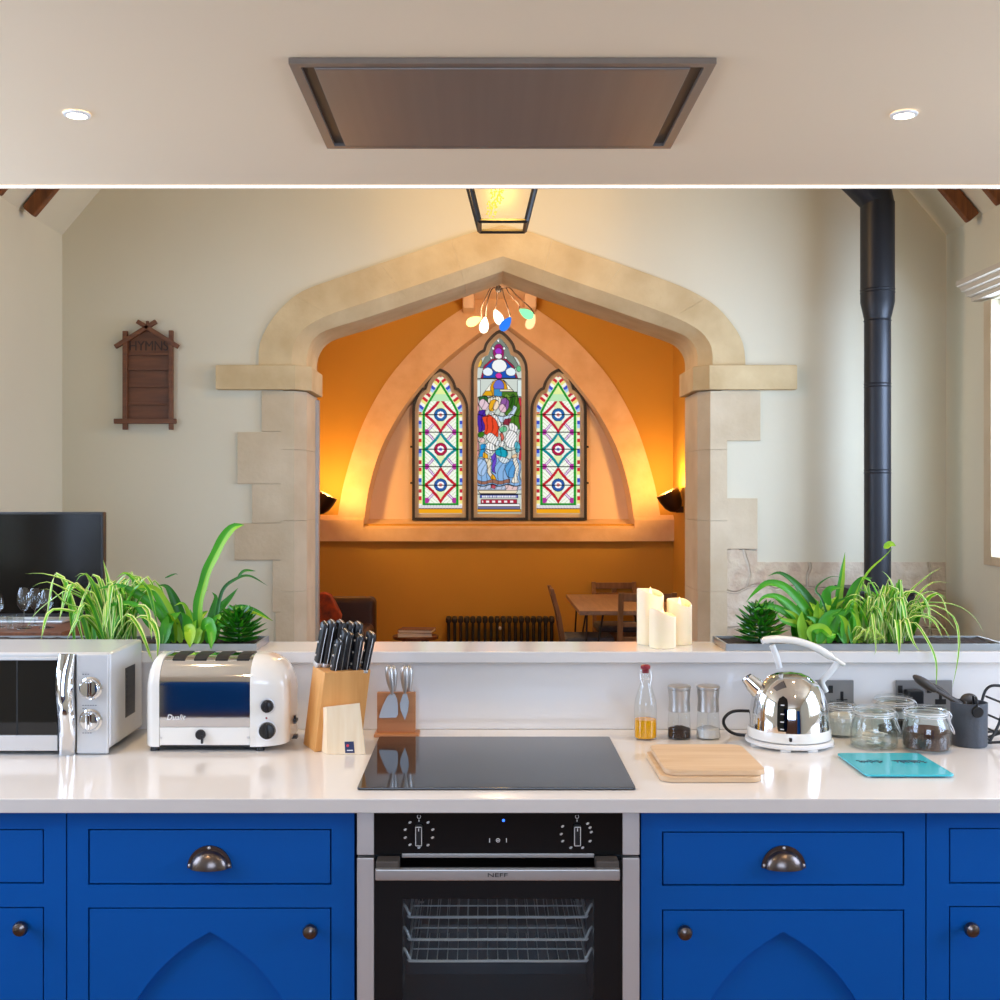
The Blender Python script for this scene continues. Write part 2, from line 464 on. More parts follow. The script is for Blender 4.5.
# stone surround of the nave window with its projecting hood cornice
mb = MB(); ya, yb, za, zb = WR; t = .085
mb.box(XR-.012, XR-.0005, yb, yb+t, za-.045, zb, .002); mb.box(XR-.012, XR-.0005, ya-t, ya, za-.045, zb, .002); mb.box(XR-.012, XR-.0005, ya, yb, za-.045, za, .002)
struct('trim_2', mb, 'stone_pale')
mb = MB()
prof = [(XR, 2.50), (XR-.05, 2.50), (XR-.05, 2.52), (XR-.075, 2.525), (XR-.08, 2.545), (XR-.10, 2.55), (XR-.105, 2.57), (XR-.125, 2.575), (XR-.125, 2.60), (XR, 2.60)]
mb.loft([[Vector((a, y, b)) for a, b in prof] for y in (5.76, 4.3)]); struct('trim_3', mb, 'stone_grey')
mb = MB(); arc = [(5.04+.66*math.cos(PI*i/20), 2.60+.38*math.sin(PI*i/20)) for i in range(21)]
mb.prism(arc, XR-.012, XR+.01, axis='x'); struct('trim_4', mb, 'plaster')

# sloped roof with exposed rafters
mb = MB()
for s, x in ((-1, XL-.3), (1, XR+.3)):
    ze = ZE-.3*SL
    mb.prism([(x, ze), (XM, ZR), (XM, ZR+.15), (x, ze+.15)], YB-.2, D+.05)
struct('roof', mb, 'plaster')
def rafter(d, s):
    x0 = XL if s < 0 else XR
    mb = MB(); L = 1.5
    M = Matrix.Translation((x0-s*.03, d, ZE-.005)) @ Matrix.Rotation(s*math.atan(SL), 4, 'Y')
    # beam runs up the slope in local -s*x
    sx = -s
    a, b = sorted((0, sx*L)); mb.box(a, b, -.026, .026, -.05, .02, .010, M=M)
    return mb
for d, s, lab in ((5.64, -1, 'brown rafter on the sloping roof beside the end wall, TV side'), (5.24, -1, 'brown rafter on the sloping roof cut by the picture edge above the TV'),
                  (5.76, 1, 'brown rafter on the sloping roof just past the black flue'), (5.42, 1, 'brown rafter on the sloping roof above the stone window cornice')):
    solo('rafter', rafter(d, s), 'rafter', lab, 'beam', 'exposed rafters of the nave roof')

# ---- nave end wall with the arched opening
def N(px, py, d=D): return Vector(((px-CX)*d/F, 0, E-(py-CY)*d/F))
inL = [(317, 374.6), (317, 365), (319.5, 355), (325, 346.5), (336, 339.5), (370, 329), (415, 314), (462, 298), (502, 284)]
inR = [(685, 374.6), (685, 365), (683, 356), (676, 347), (664, 341), (635, 331), (590, 315.5), (545, 300), (502, 284)]
outL = [(259, 366), (260, 345), (267, 328), (280, 310), (302, 292), (335, 279.5), (370, 267.5), (415, 252.5), (470, 234), (502, 226)]
outR = [(745, 366), (743, 346), (735, 329), (716, 307), (690, 291), (655, 277), (610, 261), (570, 247), (535, 234), (502, 226)]
n_ = 41
iL = resample(cr([N(x, y, DB) for x, y in inL]), n_); iR = resample(cr([N(x, y, DB) for x, y in inR]), n_)
oL = resample(cr([N(x, y) for x, y in outL]), n_); oR = resample(cr([N(x, y) for x, y in outR]), n_)
inner = iL+iR[::-1][1:]; outer = oL+oR[::-1][1:]
xl, xr = iL[0].x, iR[0].x
# plaster wall (notched by the opening, cut a little wider than the stone ring's inner line)
mid = [(a*.6+b*.4) for a, b in zip(inner, outer)]
pts = [(XL-.3, 0), (xl-.12, 0), (xl-.12, mid[0].z)]+[(p.x, p.z) for p in mid]+[(xr+.12, mid[-1].z), (xr+.12, 0), (XR+.3, 0), (XR+.3, ZE-.36), (XM, ZR+.1), (XL-.3, ZE-.36)]
mb = MB(); mb.prism(pts, D, DB-.03); struct('wall_end', mb, 'plaster', smooth=False)
# voussoirs: stone ring in blocks, chamfered towards the opening
mb = MB(); tot = len(inner); cuts = [0, 11, 23, 33, 47, 57, 69, 80]
for a, b in zip(cuts, cuts[1:]):
    secs = []
    for k in range(a, b+1):
        i_, o_ = inner[k].copy(), outer[k].copy()
        if k in (a, b):
            kk = k+(1 if k == a else -1); f = .012 if 0 < k < tot-1 else 0
            i_ = i_.lerp(inner[kk], f); o_ = o_.lerp(outer[kk], f)
        c_ = i_.lerp(o_, .28); yf = D-.014
        secs.append([Vector((o_.x, yf, o_.z)), Vector((c_.x, yf, c_.z)), Vector((i_.x, yf+.075, i_.z)), Vector((i_.x, DB, i_.z)), Vector((o_.x, DB, o_.z))])
    mb.loft(secs)
struct('trim_1', mb, 'stone', ang=30)
# jambs, quoins and imposts
mb = MB(); yf = D-.014
zi = PZ(391, D); zt = PZ(366, D)
for s, x, ch in ((-1, xl, .055), (1, xr, .055)):
    w = .128 if s < 0 else .145
    sec = [(x+s*w, yf), (x+s*ch, yf), (x, yf+.075), (x, DB), (x+s*w, DB)]
    z = 0
    for h in (.62, 1.02, 1.4, 1.78, zi):
        mb.prism(sec, z+.0008, h-.0008, axis='z'); z = h
def quoin(px0, px1, y0, y1):
    a, b = sorted((PX(px0, D), PX(px1, D))); mb.box(a, b, yf, D+.03, PZ(y1, D)+.001, PZ(y0, D)-.001, .002)
xlf, xrf = CX+(xl-.127)*F/D, CX+(xr+.144)*F/D
for p, a, b in ((262, 391, 432), (238, 432, 484), (252.5, 484, 523), (235, 523, 560), (273, 560, 612), (276, 612, 700)): quoin(p, xlf, a, b)
for p, a, b in ((760, 391, 441), (726.5, 441, 498), (757, 498, 549)): quoin(p, xrf, a, b)
struct('column_stone', mb, 'stone_pale', ang=30)
mb = MB()
for s, a, b, x in ((-1, 217.5, 316.5, xl), (1, 681.5, 795, xr)):
    A = PX(a if s < 0 else b, D); sx = x-s*.03; ch = .075
    sec = [(A, yf-.03), (sx+s*ch, yf-.03), (sx, yf+.05), (sx, DB+.01), (A, DB+.01)]
    mb.prism([(p, q) for p, q in sec], PZ(391, D)+.004, PZ(365, D)-.004, axis='z', bev=.006)
struct('trim_5', mb, 'stone', ang=30)
# bare rubble at the foot of the wall behind the flue
mb = MB(); mb.prism([(PX(727, D), 0), (XR-.005, 0), (XR-.005, PZ(562, D)), (PX(757, D), PZ(562, D)), (PX(757, D), PZ(549, D)), (PX(727, D), PZ(549, D))], D-.006, D+.02)
struct('wall_rubble', mb, 'rubble')
# slim metal edge of the sliding glass screen inside the jamb
mb = MB(); xa = PX(314.2, DB-.02); mb.box(xl-.002, xl+.018, DB-.06, DB-.012, 0, PZ(401, DB)); struct('trim_6', mb, 'steel_brushed')

# ---- chancel
mb = MB(); mb.box(CL-.2, CL, DB-.03, DW+.2, 0, 3.5); struct('wall_chancel_left', mb, 'ochre')
mb = MB(); mb.box(CRX, CRX+.2, DB-.03, DW+.2, 0, 3.5); struct('wall_chancel_right', mb, 'ochre')
mb = MB(); mb.box(CL-.2, CRX+.2, DB-.03, DW+.2, 3.5, 3.6); struct('ceiling_chancel', mb, 'white_paint')
mb = MB()
a, b = xl-.1, xr+.1
mb.box(CL-.2, xl-.13, DB-.031, DB, 0, 3.5); mb.box(xr+.13, CRX+.2, DB-.031, DB, 0, 3.5)
struct('wall_chancel_west', mb, 'ochre')
def W(px, py, d=DE): return Vector(((px-CX)*d/F, 0, E-(py-CY)*d/F))
rInL = [(364, 524), (369, 490), (380, 452), (399, 415), (419, 388), (441, 364), (469, 341), (499, 319)]
rInR = [(634, 524), (629, 490), (618, 452), (600, 416), (581, 390), (560, 366), (530, 342), (499, 319)]
rOutL = [(337, 524), (344, 484), (360, 432), (380, 392), (404, 360), (436, 328), (464, 308), (499, 284)]
rOutR = [(661, 524), (654, 484), (638, 432), (618, 392), (594, 360), (562, 328), (534, 308), (499, 284)]
ri = resample(cr([W(x, y) for x, y in rInL]), 30)+resample(cr([W(x, y) for x, y in rInR]), 30)[::-1][1:]
ro = resample(cr([W(x, y) for x, y in rOutL]), 30)+resample(cr([W(x, y) for x, y in rOutR]), 30)[::-1][1:]
zs = PZ(524, DE)
mb = MB(); mb.box(CL-.2, CRX+.2, DE, DW+.2, 0, zs)
mb.prism([(CL-.2, zs), (ri[0].x, zs)]+[(p.x, p.z) for p in ri]+[(ri[-1].x, zs), (CRX+.2, zs), (CRX+.2, 3.5), (CL-.2, 3.5)], DE, DW+.1)
struct('wall_east', mb, 'ochre', smooth=False)
# splayed plaster reveal and window wall of the recess
cx_ = W(499, 400).x
mb = MB()
back = [Vector((cx_+(p.x-cx_)*.985, DW, p.z-.01 if i not in (0, len(ri)-1) else p.z)) for i, p in enumerate(ri)]
front = [Vector((p.x, DE-.001, p.z)) for p in ri]
mb.sheet([front, back])
mb.prism([(p.x, p.z) for p in ri], DW, DW+.06)
struct('wall_recess', mb, 'peach', ang=50)
mb = MB()
for a, b in ((0, 8), (8, 19), (19, 29), (29, 39), (39, 50), (50, 58)):
    mb.loft([[Vector((ro[k].x, DE+.02, ro[k].z)), Vector((ro[k].x, DE-.03, ro[k].z)), Vector((ri[k].x, DE-.03, ri[k].z)), Vector((ri[k].x, DE+.1, ri[k].z))] for k in range(a, b+1)])
struct('trim_7', mb, 'peach_stone', ang=30)
mb = MB()   # string course and sloping sill
mb.loft([[Vector((x, DE+.02, PZ(514, DE))), Vector((x, DE-.02, PZ(516, DE))), Vector((x, DE-.05, PZ(520, DE))), Vector((x, DE-.05, PZ(541, DE))), Vector((x, DE+.02, PZ(541, DE)))] for x in (CL, W(364, 0).x)])
mb.loft([[Vector((x, DE+.02, PZ(514, DE))), Vector((x, DE-.02, PZ(516, DE))), Vector((x, DE-.05, PZ(520, DE))), Vector((x, DE-.05, PZ(541, DE))), Vector((x, DE+.02, PZ(541, DE)))] for x in (W(634, 0).x, CRX)])
mb.loft([[Vector((x, DW, PZ(519, DW))), Vector((x, DE-.06, PZ(528, DE))), Vector((x, DE-.06, PZ(541, DE))), Vector((x, DW, PZ(541, DE)))] for x in (W(364, 0).x, W(634, 0).x)])
struct('sill', mb, 'peach_stone', ang=30)
# peach ridge beam over the chancel with its two stone corbels
mb = MB(); xa, xb = W(466, 0).x, W(532, 0).x
mb.box(xa, xb, DB+.05, DE, PZ(300, DE), 3.5)
for px in (469, 529): mb.box(W(px-6, 0).x, W(px+6, 0).x, DE-.3, DE, PZ(314, DE), PZ(299, DE), .02)
struct('beam_ridge', mb, 'peach')

# ---- stained glass lancets
def px2w(x, y, d=DW): return Vector(((x-CX)*d/F, d, E-(y-CY)*d/F))
def lancet(cx, hw, ybot, shoulder, cusp, apex):
    """right half outline points (px from centre) mirrored"""
    half = [(hw, ybot), (hw, shoulder[0][1]+8)]+shoulder
    r1 = cr([(x, y, 0) for x, y in [(hw, shoulder[0][1]+8)]+shoulder+[cusp]], 5)
    r2 = cr([(x, y, 0) for x, y in [cusp]+apex], 5)
    right = [(hw, ybot)]+[(p.x, p.y) for p in r1]+[(p.x, p.y) for p in r2[1:]]
    left = [(-x, y) for x, y in right[:-1]]
    return [(cx+x, y) for x, y in right+left[::-1]]
def inset(poly, k):
    n = len(poly); out = []
    A = sum(poly[i][0]*poly[(i+1) % n][1]-poly[(i+1) % n][0]*poly[i][1] for i in range(n)); sg = 1 if A > 0 else -1
    for i in range(n):
        a, b, c = Vector(poly[i-1]), Vector(poly[i]), Vector(poly[(i+1) % n])
        e1 = (b-a).normalized(); e2 = (c-b).normalized()
        n1 = Vector((-e1.y, e1.x))*sg; n2 = Vector((-e2.y, e2.x))*sg
        m = (n1+n2); m = m/max(m.length_squared/2, .5)
        out.append(tuple(b+m*k))
    return out
def inside(x, y, poly):
    r = False; n = len(poly); j = n-1
    for i in range(n):
        xi, yi = poly[i]; xj, yj = poly[j]
        if (yi > y) != (yj > y) and x < (xj-xi)*(y-yi)/(yj-yi)+xi: r = not r
        j = i
    return r
HX = {}
def hx(s):
    if s not in HX: HX[s] = lin(s)
    return HX[s]
def dseg(x, y, ax, ay, bx, by):
    vx, vy = bx-ax, by-ay; t = max(0, min(1, ((x-ax)*vx+(y-ay)*vy)/(vx*vx+vy*vy)))
    return math.hypot(x-ax-vx*t, y-ay-vy*t)
LEAD = '#151414'
def side_col(x, y):
    """x from the lancet's centre line, y picture row"""
    ax = abs(x)
    for b in (414.8, 432.2, 449.3, 466.5, 485):
        if abs(y-b) < .45: return LEAD
    if y > 513: return '#b9b7a6'
    if y > 509.3: return '#f0a51c' if ax < 22 else '#b9b7a6'
    if y > 508.3: return '#6d4a38'
    if y > 505: return '#f4efe8' if int(y*3+x) % 3 else '#9aa0c0'
    # tall green frame
    if y < 412: gx = 16.8-(412-y)*.50 if y > 404 else 12.8-(404-y)*.62
    else: gx = 16.8
    d = ax-gx
    if abs(d) < 1.3 or (503 < y and ax < 17): return '#1e9a2e' if int(y*2) % 9 else '#116c20'
    if d > 0:
        if ax > 22 and y > 412: return '#c9c6ae'
        p = int((y+400+(ax*.8 if y < 412 else 0))/3.6) % 8
        if d < 2.0: return '#dff0b0'
        return ['#f6f2d8', '#d02536', '#f0e68a', '#f7f6ee', '#3a52c8', '#a8c8f0', '#f4efc0', '#c02a40'][p]
    if y < 401: return '#bfe8b8' if y > 394 else '#e6f2a0'
    # three ringed lozenges
    for cy, col, ring in ((414.8, '#c31f3a', '#2563a8'), (449.3, '#138a96', '#b01c48'), (485, '#c31f2e', '#2a5aa6')):
        r = math.hypot(x, y-cy)
        if r < 3.4: return '#ffffff' if r > 1.8 else ('#e88a8a' if col != '#138a96' else '#8a8ae0')
        if r < 6.1: return ring
        if r < 6.6: return LEAD
        u = ax/16.0; v = abs(y-cy)/17.2
        q = u**.82+v**.82
        if abs(q-1) < .115: return col
        if q < .885:
            return '#e2efb4' if ax < 3.2+abs(y-cy)*.12 else '#f4f8ec'
    # purple diagonals between the nodes
    for cy in (432, 466.5, 500.5):
        if math.hypot(ax-14.2, y-cy) < 3: return '#b0369a'
    dd = min(dseg(ax, y, 14, 432, 0, 449.3-2), dseg(ax, y, 14, 466.5, 0, 451), dseg(ax, y, 14, 432, 0, 416), dseg(ax, y, 14, 466.5, 0, 483), dseg(ax, y, 14, 500.5, 0, 487))
    if dd < .5: return '#efe4f4'
    if dd < 1.25: return '#9a4aa8'
    return '#f7faf0' if (int(y*1.3)+int(ax*1.1)) % 5 else '#cfe2b0'
def ell(x, y, cx, cy, rx, ry): return ((x-cx)/rx)**2+((y-cy)/ry)**2 < 1
CEN = []   # shapes painted in order: later wins
def ce(c, *e): CEN.append(('e', c, e))
def cp(c, *p): CEN.append(('p', c, [(p[i], p[i+1]) for i in range(0, len(p), 2)]))
cp('#cfd8d0', 460, 330, 540, 330, 540, 520, 460, 520)
# canopy tip
cp('#7d8a80', 488, 352, 499, 335, 511, 352, 520, 368, 480, 368); ce('#9c1c6a', 498.8, 352.5, 5.5, 8.5); ce('#a83cc8', 498.8, 351.5, 3.6, 3.4); ce('#f6eef0', 498.8, 356.5, 3.6, 2.6)
for a, b in ((498.5, 341), (493.2, 348.5), (504.3, 348.5), (491.5, 358), (506, 358)): ce('#ffffff', a, b, 1.3, 1.5)
cp('#a01a48', 481, 378.5, 484, 366, 492, 359, 506, 359, 514, 366, 518, 378.5); cp('#1f57b8', 483, 378, 486, 367, 493, 360.5, 505, 360.5, 512, 367, 516, 378)
ce('#f3f6f6', 499.5, 366, 7.5, 6.5); ce('#e8f4fb', 488, 372, 5, 4.2); ce('#e8f4fb', 511, 372, 5, 4.2); ce('#d838a8', 499, 376, 3.2, 3)
ce('#f2c64a', 478.5, 362, 3.6, 5.5); ce('#f6f0c0', 521.5, 366, 1.6, 3); ce('#6ac08a', 519, 369, 2.3, 3)  # reflections of the pendant's bulbs, painted into the pane colours
# side shafts and border
cp('#dcebe8', 475.5, 380, 480.5, 380, 480.5, 397, 475.5, 397); cp('#dcebe8', 517.5, 380, 522, 380, 522, 397, 517.5, 397)
cp('#d89aa0', 475, 398, 479, 398, 479, 490, 475, 490); cp('#c83048', 519.8, 398, 522.5, 398, 522.5, 460, 519.8, 460)
cp('#f6f4e4', 483, 394, 494, 380, 504, 380, 516, 394, 514, 397, 500, 384, 486, 397)
ce('#d99a18', 499, 389, 8.5, 9.5); ce('#6a70d8', 499, 386.5, 5.2, 6.5); cp('#3f8fc4', 494, 389, 504, 389, 503, 397, 494, 397); cp('#efe9c8', 500, 389.5, 513, 390, 513, 391.6, 500, 391.6)
cp('#e0a51c', 482, 396, 486, 391, 492, 391, 493, 396)
cp('#4a7a24', 502, 392, 517, 392, 520, 402, 519.8, 430, 508, 425, 502, 404); ce('#2f5f1c', 513, 402, 3, 8); ce('#6c9838', 507, 398, 3, 4)
# figures: three heads and robes
ce('#2f6a36', 484.5, 399, 4.8, 3.2); ce('#e4c8d4', 484, 405.5, 4.4, 5.4); ce('#f2e8d4', 494.5, 401.5, 6.5, 5.5); ce('#e8ab22', 493, 405.5, 4.6, 6.2); ce('#f4dcc0', 496, 406.5, 3, 4.6)
ce('#8f5aa0', 505, 404, 5, 6.2); ce('#e6c0d0', 503.5, 408, 3.6, 4)
cp('#4a2aa0', 478, 412, 485, 409.5, 487, 415, 484, 430, 478, 432); cp('#e84a2a', 483.5, 417, 490, 413.5, 497, 417, 501, 424, 498, 436, 492, 438, 485, 434)
cp('#f6f2ee', 490, 413.5, 494, 413, 503, 425, 499, 426); cp('#c8ddf0', 497, 416, 506, 416, 512, 411, 514.5, 406.5, 517, 407.5, 513, 416, 506, 423, 499, 421)
cp('#8a3040', 504, 419, 512, 420, 510, 427, 503, 424); ce('#6cc090', 504, 429.5, 3.6, 3.4); ce('#3f7a20', 481.5, 434, 3.8, 3)
# white garments, children, blue water
ce('#f6f4f2', 513.5, 428, 4, 4.5); ce('#fbfaf8', 511.5, 439, 6.5, 8.5); ce('#f4f2ee', 492, 439, 5, 5.2); ce('#fbfaf6', 490, 448, 5.8, 5); ce('#e8c8c4', 482.5, 440, 3, 3)
cp('#d86a5a', 499.5, 433, 502.5, 433, 503.5, 441, 501, 442); ce('#f6f3ee', 502.5, 445, 3, 3); ce('#eef2f6', 497.5, 443, 2, 3)
cp('#2a98d8', 480, 444, 485, 445, 486, 458, 480, 458); ce('#1fa4bc', 501.5, 453, 5.8, 5); ce('#5ab4c8', 517, 448, 2.6, 6)
cp('#8ab4e2', 475, 459, 520, 459, 522, 488, 475, 488); ce('#5a9ed8', 511, 470, 6, 9); ce('#a8c8ee', 482, 468, 5, 8); ce('#dcebf4', 504, 460, 6, 2.8)
cp('#f0b02a', 484, 453, 489, 455, 488, 459, 484, 459); cp('#e8dcc0', 485, 459, 490, 458, 493, 478, 491, 480); cp('#6a4ac8', 491, 456, 496, 452, 496, 475, 493, 472)
cp('#e8a822', 490, 479, 493, 474, 497, 483, 494, 484); cp('#f4eee0', 514, 458, 518, 458, 519, 482, 512, 483, 515, 476); ce('#e8c49a', 515, 457, 3, 2)
cp('#9a6a5a', 478, 481, 511, 480, 511, 484, 478, 484); cp('#b8c4dc', 475, 486, 522, 486, 522, 490, 475, 490); cp('#c05060', 491, 485, 497, 485, 496, 489, 492, 489); cp('#e4c4c4', 506, 486, 517, 486, 517, 491, 506, 491)
cp('#efe0c2', 478, 490.5, 518, 490.5, 516, 493.5, 480, 493.5)
cp('#4a58b0', 480, 495, 518, 495, 518, 498, 480, 498); cp('#b02a44', 481, 499.5, 517, 499.5, 517, 503.5, 481, 503.5); cp('#f4f2f4', 478, 504.3, 520, 504.3, 520, 506.6, 478, 506.6); cp('#7a7aa8', 478, 507, 520, 507, 520, 509, 478, 509)
cp('#f0a51c', 477, 509.6, 521, 509.6, 521, 512, 477, 512); cp('#b9b7a6', 474, 512.3, 524, 512.3, 524, 520, 474, 520)
cp('#c9c6ae', 472, 380, 475, 380, 475, 520, 472, 520); cp('#c9c6ae', 523, 380, 527, 380, 527, 520, 523, 520)
def cen_col(x, y):
    X, Y = x, y
    if y > 396 and y < 489:      # hand-cut, wavering outlines
        x = X+.9*math.sin(Y*.33+X*.16); y = Y+.9*math.sin(X*.38+.4+Y*.11)
    for b in (378.6, 397, 415.5, 449.8, 485.2, 494):
        if abs(y-b) < .42: return LEAD
    def top(x, y):
        h = -1
        for i, (k, c, g) in enumerate(CEN):
            if (ell(x, y, *g) if k == 'e' else inside(x, y, g)): h = i
        return h
    i0 = top(x, y); hit = CEN[i0][1] if i0 >= 0 else None
    if 340 < y < 512 and (top(x+.5, y) != i0 or top(x, y+.5) != i0): return '#3a3230'
    if hit and 396 < Y < 489:
        c = hx(hit); v = max(c)
        fold = math.sin(X*1.15+2.2*math.sin(Y*.23)+Y*.35)
        if v > .8 and min(c) > .6 and fold > .90: hit = '#8f9aa6'
        elif fold < -.80 and hit[0] == '#': hit = '#%02x%02x%02x' % tuple(int(int(hit[k:k+2], 16)*.72) for k in (1, 3, 5))
    if 495.6 < y < 497.4 and 482 < x < 516 and int(x*1.7) % 3: hit = '#f2f2f6'
    if 500.4 < y < 502.6 and 482 < x < 516 and (x % 6) < 3.2: hit = '#f6eef0'
    return hit
def glass_panel(poly, fn, parent, step=.5, name='stained_panel'):
    xs = [p[0] for p in poly]; ys = [p[1] for p in poly]
    x0, y0 = min(xs), min(ys); nx = int((max(xs)-x0)/step)+1; ny = int((max(ys)-y0)/step)+1
    V = []; idx = {}; F_ = []; cols = []
    def vert(i, j):
        if (i, j) not in idx:
            idx[i, j] = len(V); x, y = x0+i*step, y0+j*step; V.append(px2w(x, y, DW-.006)); cols.append(hx(fn(x, y) or '#c9c6ae'))
        return idx[i, j]
    for j in range(ny):
        for i in range(nx):
            if inside(x0+(i+.5)*step, y0+(j+.5)*step, poly): F_.append((vert(i, j), vert(i+1, j), vert(i+1, j+1), vert(i, j+1)))
    me = bpy.data.meshes.new(name); me.from_pydata([tuple(v) for v in V], [], F_)
    ca = me.color_attributes.new('pane_colour', 'FLOAT_COLOR', 'POINT')
    for k, c in enumerate(cols): ca.data[k].color = (*c, 1)
    me.materials.append(MATS['stained'])
    o = bpy.data.objects.new(name, me); C.objects.link(o); o.parent = parent
    return o
def ringmesh(po, pi, y0, y1):
    mb = MB(); n = len(po)
    def v(p, d): q = px2w(p[0], p[1], DW); return Vector((q.x, d, q.z))
    secs = [[v(po[i], y1), v(po[i], y0), v(pi[i], y0), v(pi[i], y1)] for i in range(n)]
    R = [[mb.bm.verts.new(p) for p in q] for q in secs]
    for i in range(n):
        A, B = R[i], R[(i+1) % n]
        for k in range(4): mb._f((A[k], A[(k+1) % 4], B[(k+1) % 4], B[k]))
    return mb
for i, (c_, out) in enumerate(((440.6, lancet(440.6, 28, 520, [(27.2, 404), (23.5, 395), (19, 389.5)], (16, 388), [(13.8, 381.5), (9, 374.5), (4, 371), (0, 369.5)])),
                               (499.4, lancet(499.4, 28.2, 520, [(27.2, 364), (24, 357), (20, 352.5)], (16.3, 350.5), [(14, 344), (9, 337.5), (4, 333), (0, 331)])),
                               (558.2, lancet(558.2, 28, 520, [(27.2, 404), (23.5, 395), (19, 389.5)], (16, 388), [(13.8, 381.5), (9, 374.5), (4, 371), (0, 369.5)])))):
    p1 = inset(out, 2.6); p2 = inset(p1, 3.6)
    fr = struct('window_%d' % (5+i), ringmesh(out, p1, DW-.07, DW+.02), 'iron')
    ringmesh(p1, p2, DW-.03, DW+.01).build('window_border', 'stone_grey', fr)
    fn = cen_col if i == 1 else (lambda x, y, c=c_: side_col(x-c, y))
    glass_panel(p2, fn, fr)
    if i != 1:      # small iron lugs down the frame's outer edge
        l = MB()
        for y in (447, 483): q = px2w(c_+(-28.6 if i == 0 else 28.6), y); l.box(q.x-.012, q.x+.012, DW-.05, DW-.02, q.z-.008, q.z+.008)
        l.build('window_lug', 'iron', fr)

# ---- kitchen ceiling
ZC = E+.92
mb = MB(); mb.box(XL, XR, YB, 3.46, ZC, ZC+.14); struct('ceiling', mb, 'ceiling_paint')
mb = MB(); mb.box(XL, XR, 3.086, 3.235, 0, 1.097); struct('wall_low', mb, 'white_paint')
# ================================================================== KITCHEN
ZT = .92                      # worktop
mb = MB(); mb.box(-2.2, 2.42, 2.365, 3.064, .89, ZT, .003); solo('worktop', mb, 'quartz', 'long pale quartz worktop carrying the black hob, toaster and kettle', 'worktop')
mb = MB(); mb.box(-2.24, 2.46, 3.065, 3.085, ZT+.0005, 1.0975); solo('splashback', mb, 'quartz', 'pale quartz upstand panel behind the worktop, fitted with steel sockets', 'splashback')
ZL = 1.128
mb = MB(); mb.box(-2.24, 2.46, 3.045, 3.255, 1.098, ZL, .003); solo('ledge', mb, 'quartz', 'raised pale quartz ledge carrying the candles and planted troughs', 'ledge')

# ---- extractor in the ceiling
z0 = ZC-.001
ex = thing('extractor_hood', 'wide flush steel extractor panel set in the ceiling above the hob', 'extractor', (.04, 2.74, z0))
xa, xb, ya, yb = -.412, .490, 2.438, 3.040
mb = MB(); t = .022
mb.box(xa, xb, ya, ya+t, z0-.012, z0); mb.box(xa, xb, yb-t, yb, z0-.012, z0); mb.box(xa, xa+t, ya+t, yb-t, z0-.012, z0); mb.box(xb-t, xb, ya+t, yb-t, z0-.012, z0)
mb.build('outer_frame', 'hood_steel', ex)
mb = MB(); mb.box(xa+t, xb-t, ya+t, yb-t, z0-.003, z0-.001); mb.build('suction_channel', 'hood_dark', ex)
mb = MB(); mb.box(xa+.05, xb-.05, ya+.028, yb-.028, z0-.014, z0-.004, .003); mb.build('centre_panel', 'hood_steel', ex)
for px, lab in ((77, 'round recessed ceiling downlight on the same side as the hymn board'), (904, 'round recessed ceiling downlight on the same side as the black flue')):
    d = .92*F/(CY-113.5); x = PX(px, d)
    dl = thing('downlight', lab, 'light', (x, d, z0), group='recessed downlights')
    MB().lathe([(.024, -.001), (.024, -.006), (.031, -.005), (.033, -.001)], (x, d, z0), 36).build('bezel', 'white_plastic', dl)
    MB().lathe([(0, -.004), (.024, -.004), (.024, -.0005), (0, -.0005)], (x, d, z0), 30).build('lens', 'lamp_lens', dl)
ls = thing('led_strip', 'glowing LED strip running along the far edge of the kitchen ceiling', 'light', (.1, 3.46, ZC))
mb = MB(); mb.box(XL+.005, XR-.005, 3.445, 3.459, ZC-.0042, ZC-.0005); mb.build('diffuser', 'led', ls)
mb = MB(); mb.box(XL+.005, XR-.005, 3.4605, 3.466, ZC-.006, ZC+.004); mb.build('profile', 'steel_brushed', ls)

# ---- cabinets
YF = 2.395
def cp_(px): return PX(px, YF)
def zp_(py): return PZ(py, YF)
def cup_pull(parent, x, z):
    h = MB(); n, k = 20, 8; a, b, hh = .040, .024, .038
    g = [[Vector((x+a*math.cos(PI*i/n)*math.cos(PI/2*j/k), YF-.004-b*math.sin(PI/2*j/k), z+hh*math.sin(PI*i/n)*math.cos(PI/2*j/k))) for j in range(k+1)] for i in range(n+1)]
    h.sheet(g)
    g2 = [[p+(Vector((x, YF, z+.01))-p)*.07 for p in r] for r in g]; h.sheet(g2)
    fl = [(x+.0455*math.cos(PI*i/24), z+.046*math.sin(PI*i/24)) for i in range(25)]
    fi = [(x+.036*math.cos(PI*i/24), z+.034*math.sin(PI*i/24)) for i in range(24, -1, -1)]
    h.prism(fl+fi, YF-.005, YF-.0005)
    o = h.build('cup_handle', 'bronze', parent, ang=50)
    s = MB()
    for q, w in ((-.0405, .006), (.0405, .006), (0, .042)): s.ball((x+q, YF-.006, z+w), .0035, n=10, k=6)
    s.build('screw', 'steel', o, split=True)
def knob(parent, x, z):
    MB().lathe([(.005, 0), (.006, -.010), (.009, -.013), (.0145, -.017), (.0155, -.023), (.013, -.029), (.007, -.032), (0, -.0325)], (x, YF-.0005, z), 28, axis='y').build('knob', 'bronze', parent)
